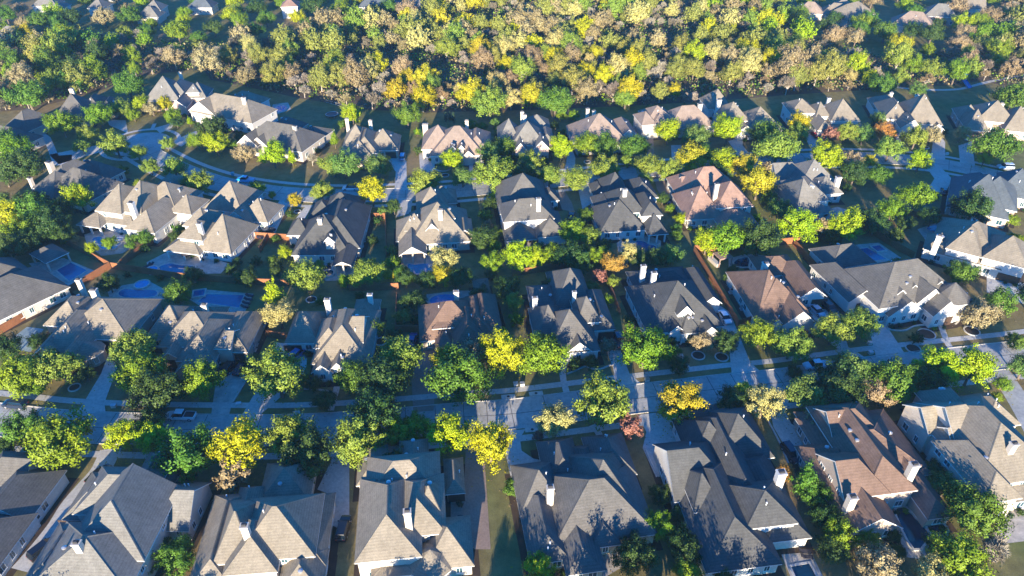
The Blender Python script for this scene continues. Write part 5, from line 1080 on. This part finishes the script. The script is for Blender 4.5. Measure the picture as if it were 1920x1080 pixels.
def table_set(u, v, label):
    p = G(u, v); r = thing("patio_table", label, "garden table", p, R(15)); b = MB(); b.tube((0, 0, .7), (0, 0, .76), .75, .75, 12); b.obj("table_top", M_CLOTH, r); b = MB(); b.tube((0, 0, 0), (0, 0, .7), .07, .07, 6); b.obj("pedestal", M_DMETAL, r)
    for i in range(4):
        a = i*math.pi/2; M = Matrix.Rotation(a, 4, 'Z') @ Matrix.Translation((1.25, 0, 0)); q = p+M.to_translation(); c = thing("patio_chair", "dark chair set round "+label.replace("round dark table", "the round table"), "chair", q, R(15)+a, "chairs round the patio tables")
        s = MB(); s.box(-.27, -.27, .4, .27, .27, .48); s.obj("seat", M_CLOTH, c); s = MB(); s.box(.2, -.27, .481, .27, .27, .95); s.obj("backrest", M_CLOTH, c)
        for x in (-.23, .23):
            for y in (-.23, .23): s = MB(); s.box(x-.02, y-.02, 0, x+.02, y+.02, .399); s.obj("leg", M_DMETAL, c)
table_set(195, 432, "round dark table on the curved pool patio"); table_set(815, 462, "round dark table on the gabled porch house's patio"); table_set(650, 500, "round dark table by the triangle dormer house's porch"); table_set(985, 456, "round dark table under the long brown porch"); table_set(1545, 402, "round dark table on the wide lawn house's porch")
# ------------------------------------------------------------------ labels of plants: what they look like and which house or street they stand by
from collections import defaultdict
def near_street(p): return min((p-q).length for q in street) < 10.5
def near_lane(p): return min((p-q).length for q in lane) < 10.0
buckets = defaultdict(list)
for P in PLANTS:
    p = P['loc']; H = sorted(HOUSES, key=lambda h: (h['c']-p).length); A = H[0]
    u, v = PX(p); hu, hv = PX(A['c']); du, dv = u-hu, (v-hv)*1.25
    rel = ("left of" if du < 0 else "right of") if abs(du) > abs(dv) else ("behind" if dv < 0 else "in front of")
    if P['form'] == 'shrub' and P['R'] < 1.0: lb = "low %s bush by the wall of %s" % (DESC[P['col']], A['nm']); P['o']['group'] = "low wall bushes of "+A['nm']
    elif P.get('wood'):
        lb = "%s %s in the wood nearest %s" % (DESC[P['col']], "tree" if P['form'] != 'bare' else ("tree with thin foliage" if P['col'] != 'B' else "tree"), A['nm']); P['o']['group'] = lb.replace("tree", "trees", 1)
    else:
        kd = KIND.get(P['form'], "tree") if P['form'] != 'bare' else "tree"
        lb = "%s %s %s %s" % (DESC[P['col']], kd, rel, A['nm'])
        buckets[lb].append(P)
    P['o']['label'] = lb; P['o']['category'] = "bush" if P['form'] == 'shrub' else "tree"
ORD = ["first", "second", "third", "fourth", "fifth", "sixth", "seventh"]
for lb, L in buckets.items():
    if len(L) == 1: continue
    if len(L) == 2:
        a, c = sorted(L, key=lambda P: P['R'])
        if c['R'] > 1.15*a['R']: a['o']['label'] = "smaller "+lb; c['o']['label'] = "larger "+lb
        else:
            a, c = sorted(L, key=lambda P: PX(P['loc'])[0]); a['o']['label'] = "left one, "+lb; c['o']['label'] = "right one, "+lb
    else:
        for i, P in enumerate(sorted(L, key=lambda P: PX(P['loc'])[0])): P['o']['label'] = "%s from left, %s" % (ORD[min(i, 6)], lb)
for P in PLANTS:
    if not P['o'].get('group'): P['o']['group'] = "garden and street trees" if P['form'] != 'shrub' else "garden bushes"
# ------------------------------------------------------------------ the air: far things fade to blue
b = MB(); b.box(-700, -60, -1, 700, 620, 108)
hm = bpy.data.materials.new("haze_air"); hm.use_nodes = True; hn = hm.node_tree.nodes; hn.remove(hn["Principled BSDF"])
pv = hn.new("ShaderNodeVolumePrincipled"); pv.inputs['Color'].default_value = (.45, .72, 1, 1); pv.inputs['Density'].default_value = .00016; pv.inputs['Anisotropy'].default_value = .2
hm.node_tree.links.new(pv.outputs[0], hn["Material Output"].inputs['Volume'])
struct(b.obj("haze", hm), 'stuff')
S.cycles.volume_bounces = 0; S.cycles.volume_max_steps = 64
